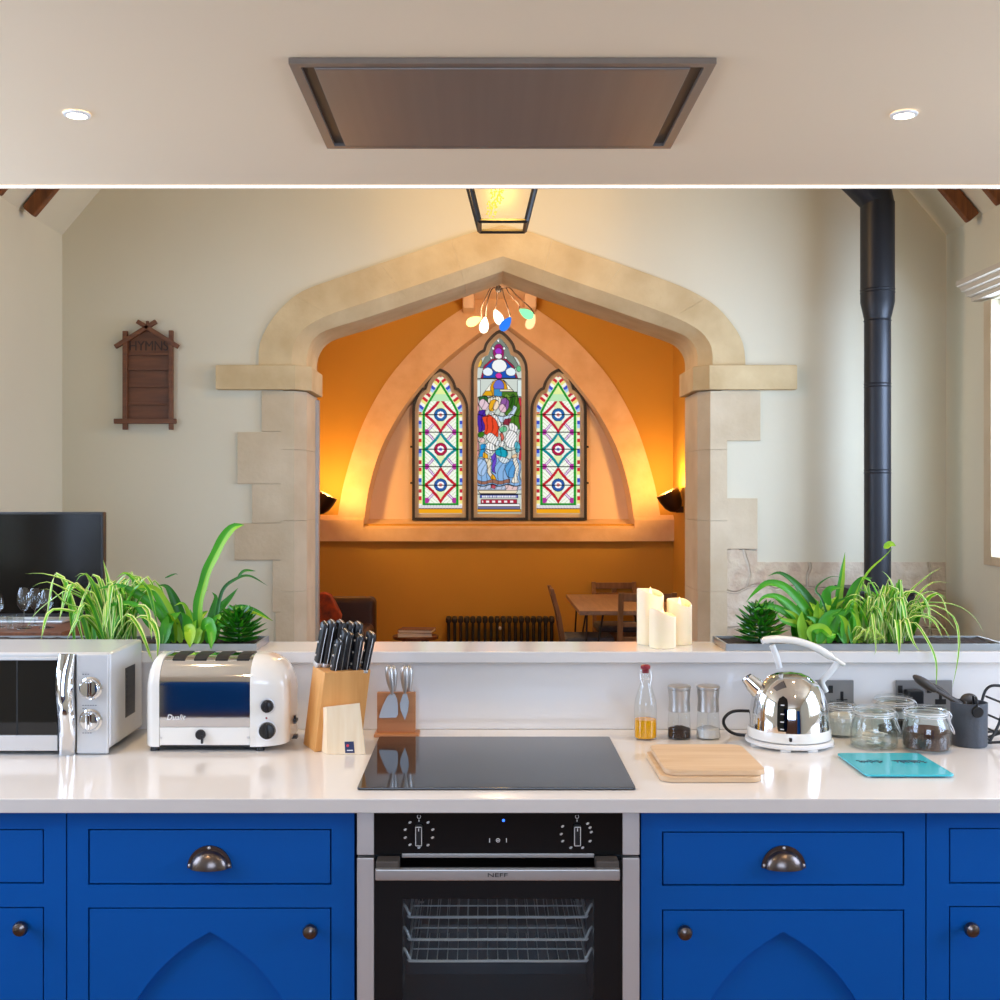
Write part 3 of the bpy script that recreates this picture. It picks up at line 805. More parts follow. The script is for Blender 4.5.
def cabinet(lab, xa, xb, dr, door, kx, ky, cup=(None, 862)):
    """face-framed unit; dr, door = picture-row bounds of the inset drawer and door; xa..xb outer sides"""
    (dxa, dxb, dz1, dz0), (oxa, oxb, oz1, oz0) = dr, door
    t = thing('base_cabinet', lab, 'cabinet', ((xa+xb)/2, 2.7, 0), group='blue base cabinets')
    mb = MB(); y1 = YF+.022
    mb.box(xa, dxa, YF, y1, .14, .8895); mb.box(dxb, xb, YF, y1, .14, .8895)
    mb.box(dxa, dxb, YF, y1, dz1, .8895); mb.box(dxa, dxb, YF, y1, oz1, dz0); mb.box(dxa, dxb, YF, y1, .14, oz0)
    mb.build('face_frame', 'blue', t, smooth=False)
    mb = MB(); mb.box(xa, xb, y1, 3.05, .14, .8895); mb.build('carcass', 'blue_inner', t)
    mb = MB(); mb.box(xa, xb, YF+.06, 3.05, 0, .1395); mb.build('plinth', 'blue_inner', t)
    g = .003
    mb = MB(); mb.box(dxa+g, dxb-g, YF+.001, YF+.0215, dz0+g, dz1-g, .0012)
    d = mb.build('drawer', 'blue', t); d['_w'] = 1
    cup_pull(d, (dxa+dxb)/2 if cup[0] is None else cup[0], PZ(869.3, YF-.012))
    # door with a pointed gothic panel sunk into it
    xc = (oxa+oxb)/2; za = zp_(932); half = .205; zsp = za-.335; zb = oz0+.05
    arc = []
    R = (half*half+(za-zsp)**2)/(2*half)
    for i in range(17):
        z = za+(zsp-za)*i/16; dx = math.sqrt(max(R*R-(z-zsp)**2, 0))-(R-half); arc.append((dx, z))
    mb = MB(); a, b, c, e = oxa+g, oxb-g, oz1-g, oz0+g
    for s, q in ((-1, a), (1, b)):
        mb.prism([(q, e), (q, c), (xc, c)]+[(xc+s*dx, z) for dx, z in arc]+[(xc+s*half, zb), (xc, zb), (xc, e)], YF+.001, YF+.014)
    mb.box(a, b, YF+.014, YF+.021, e, c)
    do = mb.build('door', 'blue', t, smooth=False); do['_w'] = 1
    knob(do, kx, ky)
L0, L1 = cp_(66.6), cp_(355); K = .0015
def rows(x0, x1, ya, yb, yc): return (x0, x1, zp_(ya), zp_(yb)), (x0, x1, zp_(yc), .17)
cabinet('blue cabinet with a gothic arch door beside the oven, under the toaster', L0+K, L1-K, *rows(cp_(88), cp_(331.5), 829, 885, 907.5), PX(310, 2.372), PZ(932, 2.372))
w = L1-L0
cabinet('blue cabinet under the microwave, mostly cut off by the picture edge', L0-w, L0-K, *rows(cp_(44)-(cp_(331.5)-cp_(88)), cp_(44), 829, 884, 907), PX(20, 2.372), PZ(929, 2.372))
R0, R1 = cp_(640.5), cp_(926)
cabinet('blue cabinet with a gothic arch door beside the oven, under the kettle', R0+K, R1-K, *rows(cp_(662), cp_(904.5), 831.5, 886, 909.5), PX(685, 2.372), PZ(933, 2.372))
cabinet('blue cabinet below the coffee jar, mostly cut off by the picture edge', R1+K, R1+w, *rows(cp_(949), cp_(949)+(cp_(904.5)-cp_(662)), 828, 884, 906), PX(972, 2.372), PZ(930, 2.372))

# ---- oven
YO = 2.385
ov = thing('oven', 'built-in single oven with black glass door and steel bar handle', 'oven', (PX(498, YO), 2.7, .30))
def ox(px): return PX(px, YO)
def oz(py): return PZ(py, YO)
x0, x1, b0, b1 = ox(357), ox(639.5), ox(374), ox(622.5)
ZO0 = .30
mb = MB(); mb.box(x0+.002, x1-.002, YO+.02, 2.42, ZO0, .8895); 
mb = MB()   # open box body
mb.box(x0+.01, b0+.03, YO+.03, 2.95, ZO0, .8895); mb.box(b1-.03, x1-.01, YO+.03, 2.95, ZO0, .8895); mb.box(b0+.03, b1-.03, 2.90, 2.95, ZO0, .8895)
mb.box(b0+.03, b1-.03, YO+.03, 2.90, .735, .8895); mb.box(b0+.03, b1-.03, YO+.03, 2.90, ZO0, .34)
mb.build('cavity', 'enamel', ov, smooth=False)
mb = MB(); mb.box(b0, b1, YO, YO+.03, oz(855), .8895, .001); cpn = mb.build('control_panel', 'oven_black', ov); cpn['_w'] = 1
mb = MB(); mb.box(x0, b0, YO-.001, YO+.03, oz(855), .8895, .0015); mb.box(b1, x1, YO-.001, YO+.03, oz(855), .8895, .0015); mb.build('panel_trim', 'steel', ov, split=True)
mb = MB(); mb.box(x0, b0, YO-.001, YO+.03, ZO0, oz(858), .0015); mb.box(b1, x1, YO-.001, YO+.03, ZO0, oz(858), .0015); mb.build('side_trim', 'steel', ov, split=True)
mb = MB(); mb.box(ox(402), ox(594), YO-.002, YO+.02, oz(857.6), oz(853.4), .001); mb.build('vent_trim', 'steel_brushed', ov)
wa, wb, wt, wbt = ox(402.5), ox(594), oz(899), .36
mb = MB(); mb.box(b0+.001, wa, YO, YO+.028, ZO0, oz(860)); mb.box(wb, b1-.001, YO, YO+.028, ZO0, oz(860)); mb.box(wa, wb, YO, YO+.028, wt, oz(860)); mb.box(wa, wb, YO, YO+.028, ZO0, wbt)
dr = mb.build('door', 'oven_black', ov, smooth=False); dr['_w'] = 1
mb = MB(); mb.box(wa, wb, YO+.002, YO+.006, wbt, wt); mb.build('window', 'oven_glass', dr)
mb = MB(); mb.box(PX(375, 2.336), PX(620, 2.336), YO-.050, YO-.036, PZ(881, 2.336), PZ(869.3, 2.336), .003); hb = mb.build('handle', 'steel_brushed', dr); hb['_w'] = 1
mb = MB()
for a, b in ((376, 399), (596, 619)): mb.box(PX(a, 2.35), PX(b, 2.35), YO-.037, YO+.001, PZ(872, 2.35), PZ(861, 2.35), .003)
mb.build('handle_bracket', 'hood_dark', hb, split=True)
text('handle_lettering', 'NEFF', .011, 'black_matte', hb, (PX(497.5, 2.335), YO-.0505, PZ(875.2, 2.335)), width=.040)
ZH = oz(834)
for px, mk in ((419, 10), (577, 10)):
    k = MB(); xc = ox(px); k.box(xc-.0075, xc+.0075, YO-.014, YO-.0005, oz(845), oz(824), .003)
    kb = k.build('knob', 'black_plastic', cpn); kb['_w'] = 1
    k = MB(); a0, a1_, c0, c1_ = xc-.0066, xc+.0066, oz(844), oz(825); w_ = .0011; yk = YO-.0146
    k.box(a0, a0+w_, yk, yk+.001, c0, c1_); k.box(a1_-w_, a1_, yk, yk+.001, c0, c1_); k.box(a0, a1_, yk, yk+.001, c0, c0+w_); k.box(a0, a1_, yk, yk+.001, c1_-w_, c1_); k.box(xc-.0008, xc+.0008, yk, yk+.001, c1_-.009, c1_-.003)
    k.build('knob_outline', 'print_white', kb)
    mk_ = MB()
    for mx2, my2 in (((410, 822.3), (428, 822.3), (405.3, 829.5), (432.8, 829.5), (405.3, 837.5), (432.5, 837.5), (410, 844.6), (428, 845), (419, 847.4)) if px < 500 else
                     ((562.5, 826.3), (561.2, 834), (562.6, 841), (570.7, 847.6), (582.6, 847.6), (590, 841), (591.2, 832), (590, 827.5), (587.6, 823.5))):
        cx, cz = ox(mx2), oz(my2)
        mk_.box(cx-.0032, cx+.0032, YO-.0012, YO-.0004, cz-.0005, cz+.0005); mk_.box(cx-.0026, cx+.0014, YO-.0012, YO-.0004, cz-.0022, cz-.0011); mk_.box(cx-.0012, cx+.0030, YO-.0012, YO-.0004, cz+.0011, cz+.0022)
    # tick and open ring at the top of the dial
    mk_.box(xc-.0009, xc+.0009, YO-.0012, YO-.0004, oz(821.5), oz(819.5))
    mk_.build('dial_marks', 'print_white', cpn)
    MB().tube([(xc+.0035*math.cos(t), YO-.001, oz(816.6)+.0035*math.sin(t)) for t in [math.radians(120+300*i/14) for i in range(15)]], .0006, 5).build('dial_ring', 'print_white', cpn)
mb = MB()
for px in (489.6, 506.4): mb.box(ox(px)-.0008, ox(px)+.0008, YO-.0012, YO-.0004, oz(842.3), oz(838.2))
mb.tube([(ox(498)+.0036*math.cos(2*PI*i/16), YO-.001, oz(840.2)+.0036*math.sin(2*PI*i/16)) for i in range(16)], .0007, 5, closed=True)
mb.box(ox(498)-.0018, ox(498)+.0018, YO-.0012, YO-.0004, oz(840.6), oz(839.8))
mb.build('touch_symbols', 'print_white', cpn)
MB().lathe([(0, -.001), (.0028, -.001), (.0028, 0), (0, 0)], (ox(503.5), YO-.0004, oz(820.3)), 16, axis='y').build('indicator_light', 'blue_led', cpn)
def rack(zr, ya, n=17, depth=.34):
    r = MB(); a, b = wa+.004, wb-.004
    r.tube(cr([(a-.006, ya+.004, zr+.026), (a, ya, zr+.020), (a+.008, ya, zr+.004), (a+.02, ya, zr), ((a+b)/2, ya, zr), (b-.02, ya, zr), (b-.008, ya, zr+.004), (b, ya, zr+.020), (b+.006, ya+.004, zr+.026)], 4), .0030, 8)
    r.tube([(a+.01, ya+depth, zr+.004), (b-.01, ya+depth, zr+.004)], .0026, 6)
    r.tube([(a+.012, ya+.05, zr+.006), (b-.012, ya+.05, zr+.006)], .0016, 6)
    for s in (a+.008, b-.008): r.tube([(s, ya+.004, zr+.006), (s, ya+depth, zr+.006)], .003, 6)
    for i in range(n):
        x = a+.022+(b-a-.044)*i/(n-1); r.tube([(x, ya, zr+.002), (x, ya+depth, zr+.005)], .0010, 5)
    r.build('oven_rack', 'rack_steel', ov)
for py in (917, 939.5, 961): rack(PZ(py, 2.44), 2.44)
mb = MB(); mb.box(wa+.03, wb-.02, 2.52, 2.80, PZ(939, 2.5)+.004, PZ(939, 2.5)+.024, .004); mb.build('grill_pan', 'enamel', ov)

# ---- hob
hb_ = thing('hob', 'black glass induction hob set flat into the worktop above the oven', 'hob', (.026, 2.69, ZT))
mb = MB(); mb.prism(rrect(-.267, .3195, 2.432, 2.947, .006, 3), ZT+.0004, ZT+.0055, axis='z', bev=.0012); mb.build('glass_top', 'hob_glass', hb_)

# ---- microwave
YM = 2.775
mw = thing('microwave', 'silver microwave with dark glass door and two chrome dials', 'microwave', (-1.12, 2.92, ZT))
def mx_(px): return PX(px, YM)
def mz_(py): return PZ(py, YM)
mt, mbm, mr = mz_(652.5), ZT+.012, mx_(110.5); ml = mr-.46
mb = MB(); mb.box(ml, mr, YM, 3.035, mbm, mt, .008, 3); body = mb.build('body', 'microwave_white', mw); body['_w'] = 1
mb = MB()
for k in range(9): mb.box(mr-.0005, mr+.001, 2.90+.0, 2.96, mz_(678)-k*.0125-.008, mz_(678)-k*.0125, 0)
mb.box(mr-.0004, mr+.0006, 2.89, 2.97, mz_(678)-.118, mz_(678)+.006); mb.build('side_vent', 'black_plastic', body)
mb = MB(); mb.box(ml+.004, mx_(59.5), YM-.012, YM+.002, mz_(750), mz_(657), .003); dm = mb.build('door', 'microwave_white', mw); dm['_w'] = 1
mb = MB(); mb.box(ml+.03, mx_(59.4), YM-.0135, YM-.011, mz_(734), mz_(659.5), .001); mb.build('door_glass', 'black_glass', dm)
mb = MB(); mb.box(ml+.03, mx_(59.4), YM-.0135, YM-.011, mz_(749.5), mz_(735), .001); mb.build('door_trim', 'steel', dm)
mb = MB(); mb.box(mx_(18.5), mx_(20.3), YM-.0142, YM-.0132, mz_(734), mz_(659.5)); mb.build('door_bar', 'black_matte', dm)
mb = MB(); secs = []
for i in range(15):
    t = i/14; z = mz_(754)+(mz_(653.5)-mz_(754))*t; bl = .020*math.sin(PI*t)+.006
    xw = .004*math.sin(2*PI*t)
    secs.append([Vector((mx_(60)+xw, YM-.004, z)), Vector((mx_(61.5)+xw, YM-.010-bl*.8, z)), Vector((mx_(68)+xw, YM-.012-bl, z)), Vector((mx_(75)+xw, YM-.010-bl*.6, z)), Vector((mx_(77)+xw*.4, YM-.004, z))])
mb.loft(secs); mb.build('handle', 'chrome', dm, ang=60)
mb = MB(); mb.box(mx_(77.8), mr-.003, YM-.011, YM+.002, mz_(753), mz_(653.5), .004, 3); pn = mb.build('control_panel', 'microwave_white', mw); pn['_w'] = 1
for py in (687.3, 719.3):
    c = (mx_(92.6), YM-.011, mz_(py))
    k = MB(); k.lathe([(.0275, 0), (.0275, -.003), (.023, -.006), (.0225, -.014), (.020, -.017), (0, -.018)], c, 36, axis='y')
    k.box(c[0]-.005, c[0]+.005, c[1]-.027, c[1]-.012, c[2]-.019, c[2]+.019, .003)
    k.build('dial', 'chrome', pn)
mb = MB()
for py, n in ((673.5, 3), (704.5, 6), (707.5, 2), (732, 4)):
    for i in range(n): mb.box(mx_(84)+i*.006, mx_(84)+i*.006+.004, YM-.0116, YM-.0108, mz_(py)-.0008, mz_(py)+.0008)
mb.build('panel_print', 'cushion_grey', pn)
mb = MB()
for x in (ml+.05, mr-.05):
    for y in (YM+.04, 3.0): mb.lathe([(0, 0), (.014, 0), (.013, .0125), (0, .0125)], (x, y, ZT), 14)
mb.build('foot', 'black_plastic', mw, split=True)

# ---- toaster
YT0, YT1 = 2.795, 2.985; TX0, TX1 = PX(142.5, 2.79), PX(291, 2.84)
to = thing('toaster', 'cream and chrome four-slot toaster beside the microwave', 'toaster', ((TX0+TX1)/2, (YT0+YT1)/2, ZT))
zb_, zt_ = ZT+.012, PZ(655.5, 2.83)
yc = (YT0+YT1)/2; hy = (YT1-YT0)/2
def arch(k=1, kz=1, n=9, dy=0):
    """closed side profile (y, z): upright flanks with a rounded shoulder"""
    h = (zt_-zb_)*kz; r = .075*k; hyk = hy*k; pts = [(yc-hyk, zb_)]
    for i in range(n+1):
        a = PI/2*i/n; pts.append((yc-hyk+r*(1-math.cos(a)), zb_+h-r*.9+r*.9*math.sin(a)))
    for i in range(n+1):
        a = PI/2*(1-i/n); pts.append((yc+hyk-r*(1-math.cos(a)), zb_+h-r*.9+r*.9*math.sin(a)))
    pts.append((yc+hyk, zb_)); return pts
xe = PX(158.5, 2.79); xf = PX(249.5, 2.79)
def cap_(xa, xb, rad, name):
    mb = MB(); secs = [[Vector((xa, y, z)) for y, z in arch()]]; sg = 1 if xb > xa else -1
    xs = xb-sg*rad
    secs.append([Vector((xs, y, z)) for y, z in arch()])
    for i in range(1, 10):
        a = PI/2*i/10; f = math.cos(a)**.72
        kk = .45+.55*f; secs.append([Vector((xs+sg*rad*math.sin(a), y, zb_+(z-zb_)*(.52+.48*f) + (.010*(1-f)))) for y, z in arch(kk)])
    mb.loft(secs); return mb.build(name, 'cream', to, ang=50)
cap_(xe, TX0, .026, 'end_cap'); ec = cap_(xf, TX1, .085, 'control_cap'); ec['_w'] = 1
mb = MB()
zs0 = PZ(727.5, 2.79); 
prof = [(y, z) for y, z in arch(.985, .985) if z > zb_+.01]
pts = [(prof[0][0], zs0)]+prof[0:]+[(prof[-1][0], zs0)]
mb.loft([[Vector((x, y, z)) for y, z in pts] for x in (xe+.0005, xf-.0005)])
sh = mb.build('shell', 'chrome', to, ang=50); sh['_w'] = 1
mb = MB(); mb.box(xe+.0005, xf-.0005, YT0+.001, YT1-.001, ZT+.016, zs0-.0008, .001); base = mb.build('base_strip', 'cream', to); base['_w'] = 1
mb = MB(); mb.box(xe-.02, xf+.03, YT0+.015, YT1-.015, ZT+.008, ZT+.0155); mb.build('base_plate', 'black_plastic', to)
for i in range(4):      # bread slots run front to back across the rounded top
    x = xe+.025+i*.0525+.012; s_ = MB(); pr = [(y, z) for y, z in arch(.992, .991)][7:-7]
    s_.loft([[Vector((x+w_, y, z+.0012)) for w_ in (-.015, .015)]+[Vector((x+w_, y, z-.004)) for w_ in (.015, -.015)] for y, z in pr])
    s_.build('bread_slot', 'black_matte', sh, ang=60)
mb = MB(); c = (PX(200, 2.79), YT0+.001, PZ(735, 2.79)); mb.lathe([(0, -.010), (.010, -.009), (.0125, -.004), (.0125, 0)], c, 24, axis='y'); mb.box(c[0]+.003, c[0]+.008, c[1]-.012, c[1]-.004, c[2]-.020, c[2], .001); mb.build('lever', 'black_plastic', base)
mb = MB()
for px in (159.8, 247.5): mb.lathe([(0, -.002), (.0025, -.0015), (.003, 0)], (PX(px, 2.79), YT0+.0005, PZ(738, 2.79)), 12, axis='y')
mb.build('screw', 'steel', base, split=True)
for py, r in ((706.5, .0165), (731, .0215)):
    c = (PX(267, 2.79), YT0+.0005, PZ(py, 2.79)); k = MB()
    k.lathe([(r+.003, 0), (r+.003, -.001), (r, -.0015)], c, 30, axis='y')
    o = k.build('dial_ring', 'print_white' if r > .02 else 'steel', ec); 
    k = MB(); k.lathe([(r*.92, 0), (r*.88, -.010), (r*.7, -.012), (0, -.0125)], c, 30, axis='y'); k.box(c[0]-.0022, c[0]+.0022, c[1]-.020, c[1]-.010, c[2]-r*.8, c[2]+r*.8, .001)
    k.build('dial', 'black_plastic', ec)
mb = MB(); mb.lathe([(0, -.002), (.002, -.0015), (.0025, 0)], (PX(266, 2.79), YT0, PZ(718.5, 2.79)), 10, axis='y'); mb.build('indicator_lamp', 'red_rubber', ec)
text('badge_lettering', 'Dualit', .019, 'print_white', sh, (PX(175, 2.79), YT0-.0003, PZ(718, 2.79)), width=.045, italic=.25)
mb = MB()
for x in (PX(152, 2.79), PX(258, 2.79)):
    for y in (YT0+.02, YT1-.02): mb.lathe([(0, 0), (.011, 0), (.010, .0125), (0, .0125)], (x, y, ZT), 14)
mb.build('foot', 'black_plastic', to, split=True)
mb = MB(); xk = TX1-.006; mb.box(xk, xk+.014, yc-.012, yc+.012, ZT+.055, ZT+.062); mb.box(xk+.004, xk+.010, yc-.005, yc+.005, ZT+.050, ZT+.070); mb.box(xk-.004, xk+.014, yc-.012, yc+.012, ZT+.014, ZT+.022); mb.build('cord_cleat', 'black_plastic', to)

# ---- knife block
def shear(v, kx, z0): return Vector((v.x+kx*(v.z-z0), v.y, v.z))
rzk = math.radians(25); kb0 = Vector((PX(314.7, 2.79), 2.79, ZT))
blk = thing('knife_block', 'leaning wooden knife block with a pale wedge foot and small blue badge', 'knife block', kb0, rzk)
ZB0 = .197
mb = MB(); mb.box(0, .118, 0, .10, 0, ZB0-.004, .003)
Rz = Matrix.Rotation(-rzk, 3, 'Z')
def shk(p):     # lean towards room +x whatever the turn of the block
    d = Rz @ Vector((.125, 0, 0)); return Vector((p.x+d.x*p.z, p.y+d.y*p.z, p.z*(1+.16*(p.y-.02))))
for v in mb.bm.verts: v.co = shk(v.co)
mb.build('block', 'block_wood', blk)
Ri = Matrix.Rotation(rzk, 3, 'Z')
def wl(p): return Rz @ (Vector(p)-kb0)     # room point to block coordinates
yq = 2.765
q = [P(326.7, 706.7, yq), P(359.7, 703, yq), P(365.5, 749, yq), P(327.5, 754, yq)]
q[2].z = ZT+.0005; q[3].z = ZT+.0005
mb = MB(); back = [P(320.5, 708, yq+.05), P(352, 705, yq+.05), P(358, 748, yq+.05), P(318.5, 750, yq+.05)]
back[2].z = back[3].z = ZT+.0005
mb.loft([[wl(p) for p in q], [wl(p) for p in back]]); ft = mb.build('wedge_foot', 'pale_wood', blk, smooth=False)
def onq(u, v, o=.0008):  # point on the wedge's front face
    a = q[0].lerp(q[1], u); b = q[3].lerp(q[2], u); n = (q[1]-q[0]).cross(q[3]-q[0]).normalized()
    if n.y > 0: n = -n
    return wl(a.lerp(b, v)+n*o)
mb = MB(); mb.sheet([[onq(u, v) for u in (.47, .72)] for v in (.74, .97)]); mb.build('badge', 'logo_blue', ft, recalc=False)
mb = MB(); cc = onq(.55, .82, .0014); ux = (onq(.72, .82)-onq(.47, .82)).normalized(); uz = Vector((0, 0, 1)); mb._f([mb.bm.verts.new(cc+ux*.0033*math.cos(2*PI*i/14)+uz*.0033*math.sin(2*PI*i/14)) for i in range(14)]); mb.build('badge_dot', 'logo_red', ft)
mb = MB(); mb.sheet([[onq(u, v, .0013) for u in (.52, .68)] for v in (.905, .925)]); mb.build('badge_line', 'print_white', ft)
KN = [((326, 622.7), (317.5, 666), 2.865, 'first from the toaster in the rear row'), ((332.7, 621), (324.5, 667), 2.865, 'second from the toaster in the rear row'),
      ((341.5, 621), (334, 667), 2.87, 'third from the toaster in the rear row'), ((351.5, 622.7), (343, 668), 2.875, 'fourth from the toaster in the rear row'),
      ((359, 622.7), (351, 670), 2.875, 'fifth from the toaster in the rear row'),
      ((340, 640), (332.7, 675), 2.825, 'short one standing in front of the others'), ((346, 630), (338.7, 673), 2.835, 'second from the front edge, beside the short one'),
      ((350.7, 633), (344.7, 672.5), 2.84, 'slim one in the middle of the front row'), ((359.7, 634.7), (353.7, 673.5), 2.84, 'in the front row one before the end one'),
      ((371.7, 632.5), (363.5, 672.5), 2.845, 'standing apart at the end towards the cheese knives')]
def knife(i, top, bot, d, where):
    a, b = P(*bot, d+.004), P(*top, d-.012); ax = (b-a).normalized(); L = (b-a).length
    kn = thing('kitchen_knife', 'black knife in the block, '+where, 'knife', a, group='black handled knives in the block')
    side = Vector((math.cos(rzk), math.sin(rzk), 0)); side = (side-ax*side.dot(ax)).normalized(); fr = ax.cross(side)
    s = 1.1 if i in (5, 7) else 1.32
    def sec(t, w, h, off=0):
        c = a+ax*(L*t)+fr*off; pts = []
        for k in range(12):
            an = 2*PI*k/12; pts.append(c+side*(w*math.copysign(abs(math.cos(an))**.6, math.cos(an)))+fr*(h*math.copysign(abs(math.sin(an))**.6, math.sin(an))))
        return pts
    mb = MB(); mb.loft([sec(.10, .0068*s, .011*s), sec(.25, .0072*s, .0115*s), sec(.55, .0074*s, .0105*s), sec(.85, .0076*s, .0125*s, .001), sec(.96, .0074*s, .0125*s, .002), sec(1, .005*s, .009*s, .002)])
    mb.build('handle', 'handle_black', kn, ang=50)
    mb = MB(); mb.loft([sec(-.02, .0055*s, .010*s), sec(.05, .0078*s, .0125*s), sec(.105, .0074*s, .0115*s)]); mb.build('bolster', 'steel', kn, ang=50)
    mb = MB(); mb.loft([sec(.1, .0012, .0126*s), sec(.55, .0012, .0121*s), sec(.85, .0012, .014*s, .001), sec(1.005, .0012, .0105*s, .002)]); mb.build('tang', 'steel', kn)
    mb = MB()
    for t in (.25, .55, .85):
        for sg in (-1, 1):
            c = a+ax*(L*t)+side*(sg*.0074*s); mb.ball(c, .003, n=8, k=6)
    mb.build('rivet', 'steel', kn, split=True)
for i, k in enumerate(KN): knife(i, *k)

# ---- cheese knife stand
YS = 2.985
st = thing('cheese_knife_stand', 'small upright wooden board on a foot holding the steel cheese knives', 'knife stand', (PX(397, YS), YS, ZT))
mb = MB(); mb.box(PX(377, YS), PX(415.5, YS), YS, YS+.016, ZT+.008, PZ(692.5, YS), .0015); mb.build('board', 'stand_wood', st)
mb = MB(); mb.box(PX(374, YS-.02), PX(419, YS-.02), YS-.028, YS+.035, ZT+.0005, ZT+.008, .001); mb.build('foot', 'stand_wood', st)
def cheese(handle_px, blade, y, lab):
    (hx0, hy0), (hx1, hy1) = handle_px
    k = thing('cheese_knife', lab, 'cheese knife', P(hx0, hy0, y), group='steel cheese knives on the wooden stand')
    a, b = P(hx0, hy0, y), P(hx1, hy1, y); L = b-a; mb = MB()
    mb.tube([a+L*t for t in (0, .06, .25, .5, .75, .9, 1)], [.003, .0036, .0075, .0108, .0115, .009, .003], 14); mb.build('handle', 'steel_brushed', k, ang=60)
    if blade:
        mb = MB(); mb.prism([(PX(x, y), PZ(z, y)) for x, z in blade], y-.001, y+.001); mb.build('blade', 'blade_steel', k, smooth=False)
yb1 = YS-.0065
cheese(((392.5, 695), (388.2, 665.5)), [(390, 694), (394.5, 693.5), (397, 699), (398, 706), (398, 714.5), (396, 717.5), (379.5, 718), (379, 716), (383, 705), (387, 697)], yb1, 'steel cheese knife with a broad fan-shaped blade on the front of the wooden stand')
cheese(((405, 694), (404.5, 665.5)), [(403, 694), (407, 694), (409, 702), (408, 711), (404.8, 720), (401, 711), (399.8, 704)], yb1, 'steel cheese knife with a narrow spade-shaped blade on the front of the wooden stand')
cheese(((393, 700), (393.5, 665.5)), None, YS+.03, 'steel cheese knife handle behind the wooden stand, back to back with the fan-bladed one')
cheese(((408, 700), (409.5, 665.5)), None, YS+.03, 'steel cheese knife handle behind the wooden stand, back to back with the spade-bladed one')

# ---- oil bottle and mills
YBt = 2.945; c = (PX(645.5, YBt), YBt, ZT+.0005); k_ = YBt/F
bt = thing('oil_bottle', 'clear glass bottle a third full of yellow oil with a dark red stopper', 'bottle', c)
H = lambda py: PZ(py, YBt)-ZT
mb = MB(); mb.lathe([(0, 0), (.026, 0), (.0285, .003), (.0285, H(706)), (.0265, H(700)), (.017, H(688)), (.011, H(680)), (.010, H(672)), (.0125, H(671)), (.0125, H(669.5)), (.010, H(669))], c, 40); mb.build('glass', 'clear_glass', bt)
mb = MB(); mb.lathe([(0, .004), (.0262, .004), (.0272, .008), (.0272, H(719)), (0, H(719))], c, 36); mb.build('oil', 'oil', bt)
mb = MB(); mb.lathe([(.0085, H(673)), (.0085, H(669.5)), (.0125, H(668.5)), (.0125, H(666)), (.008, H(664.8)), (0, H(664.6))], c, 24); mb.build('stopper', 'red_rubber', bt)
mb = MB(); mb.tube(cr([(c[0]-.012, c[1], c[2]+H(670.5)), (c[0]-.014, c[1]-.006, c[2]+H(677)), (c[0]-.009, c[1]-.012, c[2]+H(686))], 5), .0011, 6); mb.tube(cr([(c[0]+.012, c[1], c[2]+H(670.5)), (c[0]+.014, c[1]-.006, c[2]+H(677)), (c[0]+.009, c[1]-.012, c[2]+H(686))], 5), .0011, 6)
mb.tube([(c[0]+.0115*math.cos(2*PI*i/20), c[1]+.0115*math.sin(2*PI*i/20), c[2]+H(679)) for i in range(20)], .0012, 6, closed=True); mb.build('swing_clip', 'steel', bt)
for px, fill, hh, lab in ((679.2, 'pepper', .030, 'glass pepper mill with steel cap and dark peppercorns'), (708.2, 'salt', .030, 'glass salt mill with steel cap and white salt')):
    y = 2.955; c = (PX(px, y), y, ZT+.0005); H2 = lambda py: PZ(py, y)-ZT
    ml_ = thing('spice_mill', lab, 'mill', c, group='steel capped spice mills')
    mb = MB(); mb.lathe([(0, 0), (.0305, 0), (.0315, .003), (.030, .018), (.0265, H2(711)), (.025, H2(708))], c, 36); mb.build('glass', 'clear_glass', ml_)
    mb = MB(); mb.lathe([(0, .003), (.0285, .003), (.028, hh*.8), (.012, hh), (0, hh+.002)], c, 30); mb.build('filling', fill, ml_)
    mb = MB(); mb.lathe([(.0275, H2(711)), (.0275, H2(709)), (.0262, H2(700)), (.0285, H2(689.5)), (.027, H2(689)), (.027, H2(688.6)), (.0295, H2(688.3)), (.0298, H2(686.3)), (.027, H2(685.5)), (0, H2(685.2))], c, 36); mb.build('cap', 'steel_brushed', ml_)
    mb = MB(); mb.lathe([(.002, .02), (.002, H2(710)), (.008, H2(709.5))], c, 12); mb.build('spindle', 'steel', ml_)

# ---- chopping boards
mb = MB(); mb.prism(rrect(.383, .604, 2.494, 2.755, .030), ZT+.0005, ZT+.0125, axis='z', bev=.002); solo('chopping_board', mb, 'board_wood', 'pale wooden chopping board lying underneath the other one', 'chopping board', 'pair of wooden chopping boards')
mb = MB(); mb.prism(rrect(.394, .613, 2.503, 2.768, .030), ZT+.013, ZT+.025, axis='z', bev=.002); solo('chopping_board', mb, 'board_wood', 'pale wooden chopping board on top of its twin beside the hob', 'chopping board', 'pair of wooden chopping boards')

